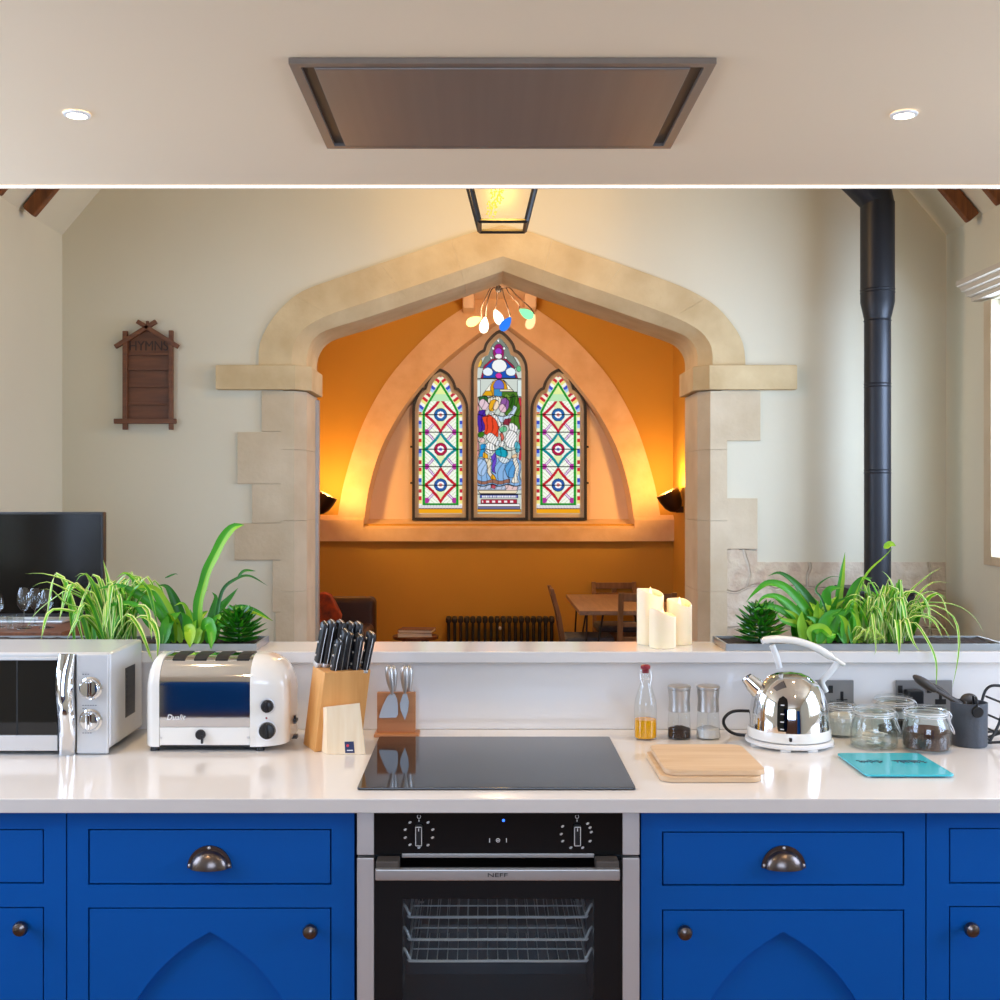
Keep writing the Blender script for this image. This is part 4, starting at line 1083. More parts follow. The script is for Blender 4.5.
# ---- kettle
YK = 2.885; kc = Vector((PX(789, YK), YK, ZT)); kt = thing('kettle', 'chrome dome kettle with cream handle and base', 'kettle', kc)
HK = lambda py: PZ(py, YK)-ZT
mb = MB(); mb.lathe([(0, .004), (.100, .004), (.107, .008), (.107, .015), (.104, .017), (.098, .018), (0, .018)], kc, 56)
for a in (200, 250, 290, 340): mb.box(kc.x+.095*math.cos(math.radians(a))-.012, kc.x+.095*math.cos(math.radians(a))+.012, kc.y+.095*math.sin(math.radians(a))-.008, kc.y+.095*math.sin(math.radians(a))+.008, ZT+.0003, ZT+.006, .001)
mb.build('power_base', 'white_plastic', kt)
mb = MB(); mb.lathe([(.100, .0195), (.102, .021), (.101, .040), (.0985, .044)], kc, 56); mb.build('skirt', 'cream', kt)
zl = HK(734)
prof = [(.0985, .043), (.0975, .060), (.096, .085), (.092, .11), (.0835, .134), (.071, .152), (.056, .165), (.050, .169)]
mb = MB(); mb.lathe(prof, kc, 64); kbod = mb.build('body', 'chrome', kt, ang=60); kbod['_w'] = 1
mb = MB(); mb.lathe([(.051, .168), (.048, .171), (.03, .178), (0, .181)], kc, 40); ld = mb.build('lid', 'chrome', kt, ang=60)
# spout towards -x
mb = MB(); secs = []
for t, cx, cz, rx, rz in ((0, -.066, .128, .020, .026), (.5, -.088, .148, .016, .021), (1, -.106, .166, .010, .014)):
    ang_ = math.radians(38); ax = Vector((-math.sin(ang_), 0, math.cos(ang_)))   # ring plane leans with the spout
    u = Vector((math.cos(ang_), 0, math.sin(ang_))); secs.append([kc+Vector((cx, 0, cz))+Vector((.0, 1, 0))*(rx*math.cos(2*PI*i/20))+u*(rz*math.sin(2*PI*i/20)) for i in range(20)])
mb.loft(secs, caps=False); mb.build('spout', 'chrome', kt, ang=60)
hpts = [P(762, 641.5, YK), P(770, 639.5, YK), P(785, 639.5, YK), P(800, 642, YK), P(815, 647.5, YK), P(830, 656, YK), P(843.5, 664.5, YK)]
hp = cr(hpts, 5); n = len(hp); mb = MB(); secs = []
for i, p in enumerate(hp):
    t = i/(n-1); T = (hp[min(i+1, n-1)]-hp[max(i-1, 0)]).normalized(); up = Vector((0, 1, 0)).cross(T); up = -up if up.z < 0 else up
    w_, h_ = .013, .0095*(1 if .06 < t < .85 else (.55 if t >= .85 else .7))
    secs.append([p+Vector((0, 1, 0))*(w_*math.copysign(abs(math.cos(a))**.7, math.cos(a)))+up*(h_*math.sin(a)) for a in [2*PI*k/14 for k in range(14)]])
mb.loft(secs); mb.build('handle', 'cream', kt, ang=60)
mb = MB(); mb.tube(cr([P(772, 645, YK), P(776, 655, YK), P(779.5, 668, YK)], 4), [.0075]*9, 10); mb.tube(cr([P(838, 662, YK), P(829, 674, YK), P(822, 682, YK), P(826, 692, YK)], 4), [.0075]*13, 10); mb.build('handle_post', 'white_plastic', kt, split=True)
def dome_r(h):
    for (r0, h0), (r1, h1) in zip(prof, prof[1:]):
        if h0 <= h <= h1: return r0+(r1-r0)*(h-h0)/(h1-h0)
    return prof[-1][0]
mb = MB(); az = math.radians(246); rows_ = []
for i in range(15):
    t = i/14; h = HK(727)+(HK(690.5)-HK(727))*t; wd = .0125*min(1, math.sqrt(max(1-((t-.5)/.5)**6, .0)))
    r = dome_r(h)+.0012; rows_.append([kc+Vector((r*math.cos(az+s_*wd/r), r*math.sin(az+s_*wd/r), h)) for s_ in (-1, -.5, 0, .5, 1)])
mb.sheet(rows_); gw = mb.build('water_gauge', 'black_glass', kbod)
mb = MB()
for py in (699, 707.5, 715, 722):
    h = HK(py); r = dome_r(h)+.002; mb.sheet([[kc+Vector((r*math.cos(az+s_*.007/r), r*math.sin(az+s_*.007/r), h+dz)) for s_ in (-.6, 0, .6)] for dz in (-.0012, .0012)])
mb.build('gauge_marks', 'print_white', kbod)
mb = MB(); mb.box(kc.x-.026, kc.x-.020, kc.y-.106, kc.y-.09, ZT+.027, ZT+.036, .001); mb.build('switch', 'black_plastic', kt)
mb = MB(); mb.tube(cr([P(757, 735, 2.93), P(737, 734.5, 2.97), P(726, 728, 2.99), P(724, 719, 3.0), P(733, 711.5, 3.01), P(752, 711, 3.02)], 6), .0042, 8); mb.build('power_cord', 'black_plastic', kt)

# ---- steel sockets on the upstand
def socket(x0, x1, z0, z1, lab, gangs):
    y = 3.0645; s = thing('wall_socket', lab, 'socket', ((x0+x1)/2, y, z0), group='double steel sockets on the upstand')
    mb = MB(); mb.box(x0, x1, y-.008, y, z0, z1, .002); pl = mb.build('plate', 'socket_steel', s); pl['_w'] = 1
    for xc in gangs:
        m = MB(); zc = (z0+z1)/2; m.box(xc-.010, xc+.010, y-.0095, y-.0079, zc-.020, zc-.009, .001); m.box(xc-.004, xc+.004, y-.0095, y-.0079, zc-.012, zc+.012, .001); m.box(xc-.0145, xc+.0145, y-.0093, y-.0079, zc-.022, zc-.008, .001); m.build('pin_holes', 'black_plastic', pl)
        m = MB(); m.box(xc-.030-.006, xc-.030+.006, y-.0105, y-.0079, zc+.008, zc+.028, .001); m.build('rocker_switch', 'black_plastic', pl)
zA, zB = PZ(711.5, 3.06), PZ(680, 3.06)
socket(PX(798, 3.06), PX(853.5, 3.06), zA, zB, 'brushed steel double wall socket half hidden behind the kettle', (PX(812, 3.06), PX(841.5, 3.06)))
socket(PX(896, 3.06), PX(952, 3.06), zA, zB, 'brushed steel double wall socket behind the glass jars and grey pot', (PX(911, 3.06), PX(940, 3.06)))
mb = MB(); xc = PX(911, 3.055); mb.box(xc-.020, xc+.022, 3.020, 3.0535, PZ(707, 3.06), PZ(688, 3.06), .004); 
cd = thing('plug', 'black plug pushed into the wall socket behind the jars', 'plug', (xc, 3.04, PZ(707, 3.06)))
mb.build('plug_body', 'black_plastic', cd)

# ---- clip-top jars
def jar(px, y, r, h, lab, fill=None, fh=.0):
    c = Vector((PX(px, y), y, ZT+.0005)); j = thing('clip_jar', lab, 'jar', c, group='clip top glass jars')
    hb2 = h*.80
    mb = MB(); mb.lathe([(0, 0), (r*.86, 0), (r*.97, .004), (r, .014), (r*.985, hb2*.55), (r*.90, hb2*.80), (r*.80, hb2*.92), (r*.79, hb2), (r*.77, hb2), (r*.76, hb2*.93), (r*.86, hb2*.79), (r*.95, hb2*.54), (r*.96, .014), (r*.9, .006), (0, .005)], c, 44); mb.build('glass_body', 'jar_glass', j)
    if fill: mb = MB(); mb.lathe([(0, .0055), (r*.89, .0065), (r*.945, .014), (r*.94, fh*.9), (r*.6, fh*1.04), (0, fh)], c, 36); mb.build('filling', fill, j)
    mb = MB(); mb.lathe([(r*.80, hb2+.002), (r*.86, hb2+.004), (r*.87, hb2+.010), (r*.80, hb2+.016), (r*.55, h-.002), (0, h)], c, 44); mb.build('glass_lid', 'jar_glass', j)
    mb = MB(); z1 = hb2*.95; mb.tube([c+Vector((r*.83*math.cos(2*PI*i/30), r*.83*math.sin(2*PI*i/30), z1)) for i in range(30)], .0013, 6, closed=True)
    mb.tube([c+Vector((r*.875*math.cos(2*PI*i/30), r*.875*math.sin(2*PI*i/30), hb2+.007)) for i in range(30)], .0013, 6, closed=True)
    x = r*.86
    mb.tube(cr([c+Vector((x, -.010, hb2+.008)), c+Vector((x+.008, -.010, z1)), c+Vector((x+.004, -.010, z1-.012)), c+Vector((x+.014, -.008, z1-.035)), c+Vector((x+.018, 0, z1-.045)), c+Vector((x+.014, .008, z1-.035)), c+Vector((x+.004, .010, z1-.012)), c+Vector((x+.008, .010, z1)), c+Vector((x, .010, hb2+.008))], 4), .0013, 6)
    mb.tube([c+Vector((-x, -.008, hb2+.008)), c+Vector((-x-.007, -.008, z1+.004)), c+Vector((-x, -.008, z1))], .0013, 6); mb.tube([c+Vector((-x, .008, hb2+.008)), c+Vector((-x-.007, .008, z1+.004)), c+Vector((-x, .008, z1))], .0013, 6)
    mb.build('wire_clip', 'steel', j)
    mb = MB(); mb.lathe([(r*.77, hb2), (r*.84, hb2), (r*.84, hb2+.003), (r*.77, hb2+.003)], c, 36); mb.build('seal', 'white_plastic', j)
    return j, c
j1, c1 = jar(874, 2.852, .0565, .102, 'clip top glass jar holding a few white sachets beside the kettle')
mb = MB(); random.seed(3)
for k in range(5):
    a = random.uniform(0, PI); M = Matrix.Translation(c1+Vector((random.uniform(-.012, .012), random.uniform(-.012, .012), .012+k*.006))) @ Matrix.Rotation(a, 4, 'Z') @ Matrix.Rotation(random.uniform(-.25, .25), 4, 'X')
    mb.box(-.026, .026, -.008, .008, -.001, .001, M=M)
mb.build('sachets', 'paper_white', j1)
jar(926.5, 2.818, .0575, .109, 'clip top glass jar half full of ground coffee', 'coffee', .052)
j3, c3 = jar(894, 2.985, .0565, .105, 'nearly empty clip top glass jar behind the coffee jar')
mb = MB()
for k in range(7):
    a = k*.9; mb.lathe([(.011, 0), (.013, .018), (0, .019)], c3+Vector((.026*math.cos(a), .026*math.sin(a), .0065+(.0 if k < 5 else .02))), 12)
mb.build('coffee_pods', 'utensil', j3)
jar(842, 2.985, .040, .088, 'small clip top glass jar of white sugar behind the kettle', 'sugar', .055)

# ---- teal glass mat
tm = thing('worktop_saver', 'small turquoise glass board with dark lettering lying before the jars', 'glass board', (.937, 2.64, ZT))
mb = MB(); mb.prism(rrect(.838, 1.034, 2.537, 2.752, .012), ZT+.003, ZT+.0075, axis='z', bev=.001); mb.build('glass_plate', 'teal', tm)
mb = MB()
for a in (.85, 1.02):
    for b in (2.55, 2.74): mb.lathe([(0, 0), (.005, 0), (.005, .003), (0, .003)], (a, b, ZT), 10)
mb.build('foot', 'white_plastic', tm, split=True)
mb = MB(); random.seed(11); zz = ZT+.0078
def scribble(xs, xe_, y, n, amp):
    pts = []
    for i in range(n*6+1):
        t = i/(n*6); pts.append((xs+(xe_-xs)*t+.004*math.sin(t*n*2*PI), y+amp*math.cos(t*n*2*PI)*(.6+.4*math.sin(t*17)), zz))
    mb.tube(pts, .0012, 4)
scribble(.858, .918, 2.662, 4, .013); scribble(.862, .915, 2.655, 3, .010); scribble(.944, 1.012, 2.660, 6, .009); scribble(.955, 1.016, 2.652, 5, .007)
mb.tube([(.940, 2.668, zz), (.955, 2.672, zz), (1.008, 2.668, zz)], .0012, 4)
mb.build('lettering', 'teal_ink', tm)

# ---- grey pot with utensils
YPt = 2.872; pc = Vector((PX(969, YPt), YPt, ZT+.0005))
pt = thing('utensil_pot', 'dark grey cylindrical pot beside the coffee jar', 'pot', pc)
mb = MB(); mb.lathe([(0, 0), (.041, 0), (.0425, .003), (.0435, .104), (.0435, .107), (.041, .107), (.040, .006), (0, .006)], pc, 40); mb.build('pot', 'pot_grey', pt)
def spoon(a, b, head, lab, hr=(.024, .009, .020)):
    s = thing('kitchen_utensil', lab, 'utensil', a, group='dark utensils in the grey pot')
    mb = MB(); mb.tube(cr([a, Vector(a).lerp(Vector(b), .5)+Vector((0, 0, .004)), b], 5), [.005]*11, 8); mb.build('shaft', 'utensil', s)
    mb = MB(); M = orient(Vector((0, 0, 0)), Vector(b)-Vector(a)); mb.ball(head, *hr, n=18, k=10, M=M); mb.build('head', 'utensil', s)
spoon(P(983, 722, 2.875), P(934, 689, 2.875), P(925, 683.5, 2.875), 'dark broad-headed utensil leaning out of the grey pot over the jars', (.016, .012, .036))
spoon(P(983, 719, 2.91), P(950, 697, 2.91), P(940, 690.5, 2.91), 'dark narrow-headed utensil lying close beside the broad one in the grey pot', (.011, .009, .036))
spoon(pc+Vector((0, .006, .010)), pc+Vector((-.002, .020, .104)), P(969, 700, 2.915), 'round dark scoop standing upright in the grey pot', (.024, .010, .017))
mb = MB(); hk = P(977.5, 712, 2.8245); mb.lathe([(0, -.006), (.013, -.005), (.0145, 0), (.013, .004), (0, .004)], hk, 24, axis='y')
ms = thing('measuring_spoon', 'small round black spoon hooked over the rim of the grey pot', 'spoon', hk); mb.build('bowl', 'black_plastic', ms)
mb = MB(); mb.tube(cr([hk+Vector((0, .003, .008)), hk+Vector((0, .003, .028)), hk+Vector((-.002, .022, .033)), pc+Vector((.012, -.012, .085)), pc+Vector((.010, -.006, .03))], 5), .0025, 8); mb.build('handle', 'black_plastic', ms)

# ---- black wire rack beside the pot
wr = thing('wire_rack', 'black wire rack at the picture edge beside the grey pot', 'rack', (PX(1010, 2.93), 2.93, ZT))
mb = MB()
for y in (2.87, 2.99):
    mb.tube(cr([P(985, 738, 2.9)*1+Vector((0, y-2.9, 0)), Vector((PX(985, 2.9)+.0, y, ZT+.012)), Vector((PX(994, 2.9), y, ZT+.055)), Vector((PX(1001, 2.9), y, ZT+.115)), Vector((PX(1012, 2.9), y, ZT+.128)), Vector((PX(1022, 2.9), y, ZT+.11)), Vector((PX(1026, 2.9), y, ZT+.004))], 5), .0038, 8)
for dx, z in ((.0, .012), (.018, .03), (.03, .06), (.042, .10)): mb.tube([(PX(985, 2.9)+dx, 2.87, ZT+z), (PX(985, 2.9)+dx, 2.99, ZT+z)], .003, 8)
mb.tube([(PX(983, 2.9), 2.87, ZT+.020), (PX(1030, 2.9), 2.87, ZT+.058)], .0035, 8); mb.tube([(PX(983, 2.9), 2.87, ZT+.006), (PX(1030, 2.9), 2.87, ZT+.012)], .0035, 8); mb.tube([(PX(983, 2.9), 2.99, ZT+.006), (PX(1030, 2.9), 2.99, ZT+.012)], .0035, 8)
mb.build('wire_frame', 'black_plastic', wr)

# ---- candles on the ledge
def candle(px, y, r, top, bot, lab, tilt):
    c = Vector((PX(px, y), y, ZL+.0005)); h = PZ(top, y)-ZL
    cd = thing('pillar_candle', lab, 'candle', c, group='three ivory candles on the ledge')
    mb = MB(); n = 36; rings = []
    for rr, z, rim in ((0, 0, 0), (r*.97, 0, 0), (r, .002, 0), (r, h*.5, 0), (r, h, 1), (r*.93, h+.002, 1), (r*.86, h-.002, 1), (r*.8, h-.016, .6), (r*.4, h-.022, 0), (0, h-.024, 0)):
        rings.append([c+Vector((rr*math.cos(2*PI*i/n), rr*math.sin(2*PI*i/n), z+rim*.010*(math.sin(2*PI*i/n+tilt)-.6+.35*math.sin(4*PI*i/n)))) for i in range(n)])
    V = []
    for rg, rr in zip(rings, (0, 1, 1, 1, 1, 1, 1, 1, 1, 0)):
        V.append([mb.bm.verts.new(rg[0])]*n if not rr else [mb.bm.verts.new(p) for p in rg])
    for A, B in zip(V, V[1:]):
        for i in range(n):
            u = []
            for v in (A[i], A[(i+1) % n], B[(i+1) % n], B[i]):
                if v not in u: u.append(v)
            if len(u) > 2: mb._f(u)
    mb.build('wax', 'candle_wax', cd, ang=60)
    mb = MB(); f = c+Vector((0, -.002, h-.022)); mb.lathe([(.0015, 0), (.0045, .006), (.0055, .012), (.004, .020), (.0015, .028), (0, .031)], f, 14); mb.build('flame', 'flame', cd)
candle(650.3, 3.205, .0368, 590, 646, 'tallest ivory pillar candle, at the back on the ledge', -1.0)
candle(679.3, 3.200, .0345, 600, 646, 'middle-height ivory pillar candle, on the side of the planted trough', -.8)
candle(662.5, 3.130, .0360, 611, 649, 'shortest ivory pillar candle, in front of the other two', -1.7)
# ================================================================== PLANTS
def trough(xa, xb, lab):
    t = thing('planter_trough', lab, 'planter', ((xa+xb)/2, 3.15, ZL), group='zinc troughs on the ledge')
    y0, y1, z0, z1, w = 3.062, 3.240, ZL+.0005, ZL+.018, .006
    mb = MB(); mb.box(xa, xb, y0, y0+w, z0, z1); mb.box(xa, xb, y1-w, y1, z0, z1); mb.box(xa, xa+w, y0+w, y1-w, z0, z1); mb.box(xb-w, xb, y0+w, y1-w, z0, z1); mb.box(xa+w, xb-w, y0+w, y1-w, z0, z0+.002)
    mb.build('tray', 'zinc', t, smooth=False)
    mb = MB(); rows = []; random.seed(5)
    for i in range(41):
        x = xa+w+(xb-xa-2*w)*i/40; rows.append([Vector((x, y0+w+(y1-y0-2*w)*j/8, z1-.005+random.uniform(-.003, .003))) for j in range(9)])
    mb.sheet(rows); mb.build('soil', 'soil', t)
trough(-1.55, -.602, 'zinc trough of plants behind the microwave and toaster'); trough(.640, 1.385, 'zinc trough of plants behind the kettle and jars')
ZS = ZL+.012
def leaf(mb, pts, w, fold=.25, n=10, wave=0, cols=(0, 0, 0, 0), tipw=.08, facing=None, prof=None):
    """ribbon leaf through 3D points; w = full width; facing = direction its upper face looks"""
    c = resample(cr(pts, 6), n+1); rows = []
    for i, p in enumerate(c):
        t = i/n; T = (c[min(i+1, n)]-c[max(i-1, 0)]).normalized()
        f = Vector(facing) if facing else Vector((0, -.45, 1))
        S = T.cross(f)
        if S.length < .05: S = T.cross(Vector((1, 0, .2)))
        S.normalize(); Nn = S.cross(T).normalized()
        if prof: ww = w/2*prof(t)
        else: ww = w/2*max(min(1, (t*3.2+.35))*(1-max(0, (t-.45)/.55)**1.8), tipw if t < 1 else .02)
        wv = wave*math.sin(t*26)*ww
        rows.append([p-S*(ww+wv)+Nn*fold*ww, p-S*ww*.6+Nn*fold*ww*.45, p, p+S*ww*.6+Nn*fold*ww*.45, p+S*(ww-wv)+Nn*fold*ww])
    V = [[mb.bm.verts.new(p) for p in r] for r in rows]
    for A, B in zip(V, V[1:]):
        for k in range(4):
            mb.mi = cols[k]; mb._f((A[k], A[k+1], B[k+1], B[k]))
def lp(pts, d0, d1):
    n = len(pts)-1; out = []
    for i, (x, y) in enumerate(pts):
        d = d0+(d1-d0)*i/n
        if i and y > 648: d = 3.030
        elif i and y > 634 and d1 < 3.08: d = min(d, 3.052)
        out.append(P(x, y, d))
    return out
GREENS = ['leaf', 'leaf_dark', 'leaf_lime', 'leaf_pale', 'leaf_cream']
VAR = (4, 0, 3, 4); G0 = (0, 0, 0, 0); G1 = (1, 1, 1, 1); G2 = (2, 2, 2, 2); G3 = (0, 0, 2, 2)
k1 = 3.15/F
def plant(name, mb, lab, cat):
    return solo(name, mb, GREENS, lab, cat, ang=80, recalc=False)

def spider(px0, px1, n, seed, heroes, reach, floor_front, rise=.11):
    mb = MB(); random.seed(seed)
    for pts, w, d0, d1 in heroes: leaf(mb, lp(pts, d0, d1), w*k1, .35, 14, cols=VAR)
    pc = (px0+px1)/2; hw = (px1-px0)/2
    for i in range(n):
        u = random.gauss(0, .45); px = pc+hw*max(-1, min(1, u)); b = Vector((PX(px, 3.15), 3.15+random.uniform(-.03, .03), ZS))
        a = random.uniform(0, 2*PI); r = random.uniform(*reach); dx = math.cos(a)*r+u*.02; dy = math.sin(a)*r*.6
        if b.y+dy < 3.078: dy = 3.078-b.y
        h = random.uniform(.55, 1.3)*rise
        e = h*(1-1.1*random.random()*(r/reach[1])**1.3)
        leaf(mb, [b, b+Vector((dx*.35, dy*.35, h*.7)), b+Vector((dx*.72, dy*.72, h)), b+Vector((dx, dy, max(e, .006)))], random.uniform(4.5, 7.0)*k1, .3, 12, cols=VAR if random.random() < .7 else (3, 0, 0, 3))
    return mb
heroesL = [([(112, 642), (100, 610), (75, 585), (45, 574), (25, 574)], 3.2, 3.15, 3.12), ([(110, 640), (95, 608), (70, 592), (47, 582), (32, 587)], 3.2, 3.15, 3.10), ([(108, 640), (88, 612), (66, 604), (52, 590), (40, 590)], 3, 3.15, 3.12),
           ([(105, 640), (85, 618), (62, 610), (48, 614), (41, 640)], 5.5, 3.14, 3.07), ([(112, 640), (98, 610), (92, 585), (84, 573), (75, 577)], 5, 3.16, 3.15), ([(115, 640), (112, 610), (108, 580), (103, 560)], 6, 3.16, 3.17),
           ([(108, 640), (92, 606), (72, 590), (56, 597), (35, 614), (25, 632)], 2.2, 3.15, 3.12), ([(118, 640), (112, 605), (128, 588), (146, 581)], 5, 3.16, 3.16),
           ([(118, 640), (128, 612), (140, 606), (148, 612), (152, 640)], 5.5, 3.13, 3.075), ([(115, 640), (128, 622), (138, 625), (146, 645), (150, 658)], 5, 3.10, 3.050),
           ([(122, 640), (138, 618), (152, 622), (158, 640), (157, 660)], 6, 3.10, 3.048), ([(110, 640), (126, 615), (140, 630), (153, 662)], 4.5, 3.10, 3.045), ([(105, 640), (92, 618), (78, 620), (67, 640)], 5, 3.13, 3.08),
           ([(108, 640), (96, 600), (88, 590), (81, 605), (72, 632)], 3.2, 3.13, 3.10), ([(110, 640), (125, 600), (118, 585), (106, 580)], 5, 3.16, 3.18)]
plant('spider_plant', spider(78, 140, 62, 21, heroesL, (.03, .14), 3.07, .145), 'cream-edged spider plant spilling over the back of the microwave', 'plant')
heroesR = [([(900, 640), (905, 600), (925, 578), (942, 567)], 2.6, 3.15, 3.17), ([(902, 640), (915, 600), (932, 583), (952, 583)], 2.4, 3.15, 3.17), ([(900, 640), (905, 610), (925, 603), (955, 605), (975, 618), (984, 634)], 2.4, 3.15, 3.12),
           ([(902, 640), (912, 612), (935, 606), (954, 618), (959, 640), (957, 665), (952, 688)], 2.6, 3.12, 3.05), ([(898, 640), (910, 615), (930, 616), (945, 630), (950, 640)], 3.2, 3.14, 3.08), ([(895, 640), (912, 622), (927, 640), (936, 662), (936, 690)], 3.2, 3.11, 3.045),
           ([(898, 640), (900, 600), (915, 592), (928, 606), (930, 630)], 5, 3.13, 3.09), ([(890, 640), (896, 605), (890, 580), (882, 571)], 5, 3.16, 3.17), ([(870, 640), (872, 612), (876, 650), (874, 655)], 3, 3.12, 3.05),
           ([(895, 640), (897, 620), (899, 640), (899, 655)], 6, 3.1, 3.05), ([(885, 640), (868, 590), (875, 583), (880, 592)], 5, 3.16, 3.14), ([(895, 640), (912, 618), (932, 620), (943, 638)], 4, 3.12, 3.07), ([(898, 640), (915, 606), (945, 618), (957, 632)], 3, 3.14, 3.1),
           ([(905, 640), (920, 598), (935, 592), (944, 600)], 2.4, 3.16, 3.18), ([(900, 640), (905, 618), (912, 640), (920, 652)], 5, 3.1, 3.06)]
plant('spider_plant', spider(850, 915, 62, 22, heroesR, (.03, .12), 3.06, .14), 'cream-edged spider plant trailing over the ledge towards the grey pot', 'plant')
# small tuft of variegated leaves at the foot of the fern
mb = MB(); random.seed(9)
for i in range(34):
    a = random.uniform(PI*.9, 2.1*PI); b = Vector((PX(868, 3.10), 3.10, ZS)); r = random.uniform(.02, .055); dy = max(math.sin(a)*r*.8, -.045)
    leaf(mb, [b, b+Vector((math.cos(a)*r*.5, dy*.5, random.uniform(.012, .05))), b+Vector((math.cos(a)*r, dy, random.uniform(.006, .045)))], random.uniform(3, 5)*k1, .3, 7, cols=(4, 2, 3, 4))
plant('spider_plant', mb, 'low tuft of yellow-green striped leaves between the fern and the trailing plant', 'plant')

heroF = [([(200, 642), (198, 610), (206, 575), (220, 545), (232, 528), (244, 525)], 10, 3.15, 3.13, (0, 0, 3, 3), .09, lambda t: min(1, .75+t)*(1 if t < .85 else max(.05, 1-((t-.85)/.15)**2))),
         ([(178, 640), (163, 615), (140, 596), (118, 586), (97, 589)], 9, 3.15, 3.12, G0, 0, None), ([(182, 640), (170, 615), (156, 592), (140, 588), (128, 596)], 11, 3.15, 3.14, G3, .05, None), ([(188, 640), (178, 608), (168, 588), (158, 585)], 11, 3.17, 3.17, G1, 0, None),
         ([(200, 640), (198, 615), (203, 594), (208, 590)], 8, 3.16, 3.16, G2, .05, None), ([(204, 640), (212, 618), (228, 600), (238, 588)], 9, 3.16, 3.18, G0, 0, None), ([(215, 628), (222, 592), (236, 579), (250, 576), (268, 586)], 3.6, 3.16, 3.16, G1, 0, None),
         ([(237, 579), (244, 571), (256, 571)], 3, 3.16, 3.16, G1, 0, None), ([(212, 640), (222, 618), (240, 609), (256, 612), (273, 621)], 9, 3.17, 3.17, G3, .03, None), ([(202, 630), (208, 622), (212, 632), (211, 650)], 10, 3.09, 3.055, G0, .03, None),
         ([(186, 634), (190, 630), (190, 648)], 11, 3.09, 3.058, G2, 0, None), ([(208, 625), (216, 600), (212, 592)], 7, 3.17, 3.17, G0, 0, None), ([(196, 640), (188, 612), (182, 603), (174, 606)], 5, 3.16, 3.14, G2, 0, None),
         ([(170, 640), (150, 625), (135, 605), (112, 605), (104, 618)], 6, 3.12, 3.10, G0, 0, None), ([(176, 640), (150, 600), (128, 574), (116, 578)], 7, 3.17, 3.17, G3, 0, None), ([(165, 578), (175, 574), (178, 575)], 1.8, 3.17, 3.17, G1, 0, None)]
def fern(heroes, px0, px1, n, seed, h=(.04, .10)):
    mb = MB(); random.seed(seed)
    for pts, w, d0, d1, c, wv, pf in heroes: leaf(mb, lp(pts, d0, d1), w*k1, .3, 30, wv, c, prof=pf, facing=(0, -1, .35))
    for i in range(n):
        b = Vector((PX(random.uniform(px0, px1), 3.15), 3.15+random.uniform(-.05, .05), ZS)); a = random.uniform(0, 2*PI); r = random.uniform(.02, .07); hh = random.uniform(*h)
        dy = max(math.sin(a)*r, 3.075-b.y)
        leaf(mb, [b, b+Vector((math.cos(a)*r*.3, dy*.3, hh*.7)), b+Vector((math.cos(a)*r, dy, hh))], random.uniform(7, 12)*k1, .3, 8, .03, random.choice((G0, G3, G0, (3, 3, 3, 3), G2)), facing=(0, -1, .4))
    return mb
plant('birds_nest_fern', fern(heroF, 165, 218, 26, 31), 'strap-leaved fern behind the toaster with one long upright frond', 'plant')
heroG = [([(825, 640), (806, 610), (786, 588), (768, 583), (755, 592), (746, 602)], 9, 3.15, 3.12, G0, 0, None), ([(820, 640), (800, 615), (780, 598), (764, 597), (756, 607)], 8, 3.14, 3.11, G0, 0, None), ([(812, 640), (795, 620), (776, 608), (760, 608), (751, 613)], 8, 3.14, 3.11, G0, 0, None),
         ([(826, 636), (813, 605), (796, 584), (780, 573), (768, 576)], 8, 3.16, 3.15, G1, 0, None), ([(830, 640), (825, 605), (829, 590), (842, 587)], 13, 3.15, 3.13, G0, .03, None), ([(838, 640), (838, 605), (842, 575), (845, 552)], 8, 3.17, 3.17, G3, .05, None),
         ([(842, 632), (855, 596), (868, 572), (885, 556), (894, 546)], 2.6, 3.15, 3.13, G2, 0, None), ([(884, 548), (890, 544), (896, 546)], 6, 3.13, 3.13, G2, 0, None), ([(850, 640), (850, 600), (860, 580), (872, 578)], 11, 3.16, 3.14, G0, .03, None),
         ([(804, 642), (801, 622), (802, 611)], 10, 3.11, 3.10, (3, 3, 3, 3), 0, None), ([(812, 642), (812, 631), (822, 629), (831, 636), (836, 634)], 10, 3.09, 3.07, (3, 3, 0, 0), 0, None), ([(846, 640), (860, 608), (872, 592)], 9, 3.17, 3.17, G3, 0, None),
         ([(820, 640), (803, 600), (793, 582)], 8, 3.18, 3.18, G3, 0, None), ([(835, 640), (822, 600), (816, 592), (818, 585), (830, 577), (842, 577)], 2.2, 3.13, 3.13, G1, 0, None), ([(815, 640), (800, 626), (782, 620), (776, 612)], 8, 3.12, 3.10, G3, 0, None)]
plant('birds_nest_fern', fern(heroG, 798, 860, 58, 32, (.05, .125)), 'broad strap-leaved fern behind the kettle', 'plant')
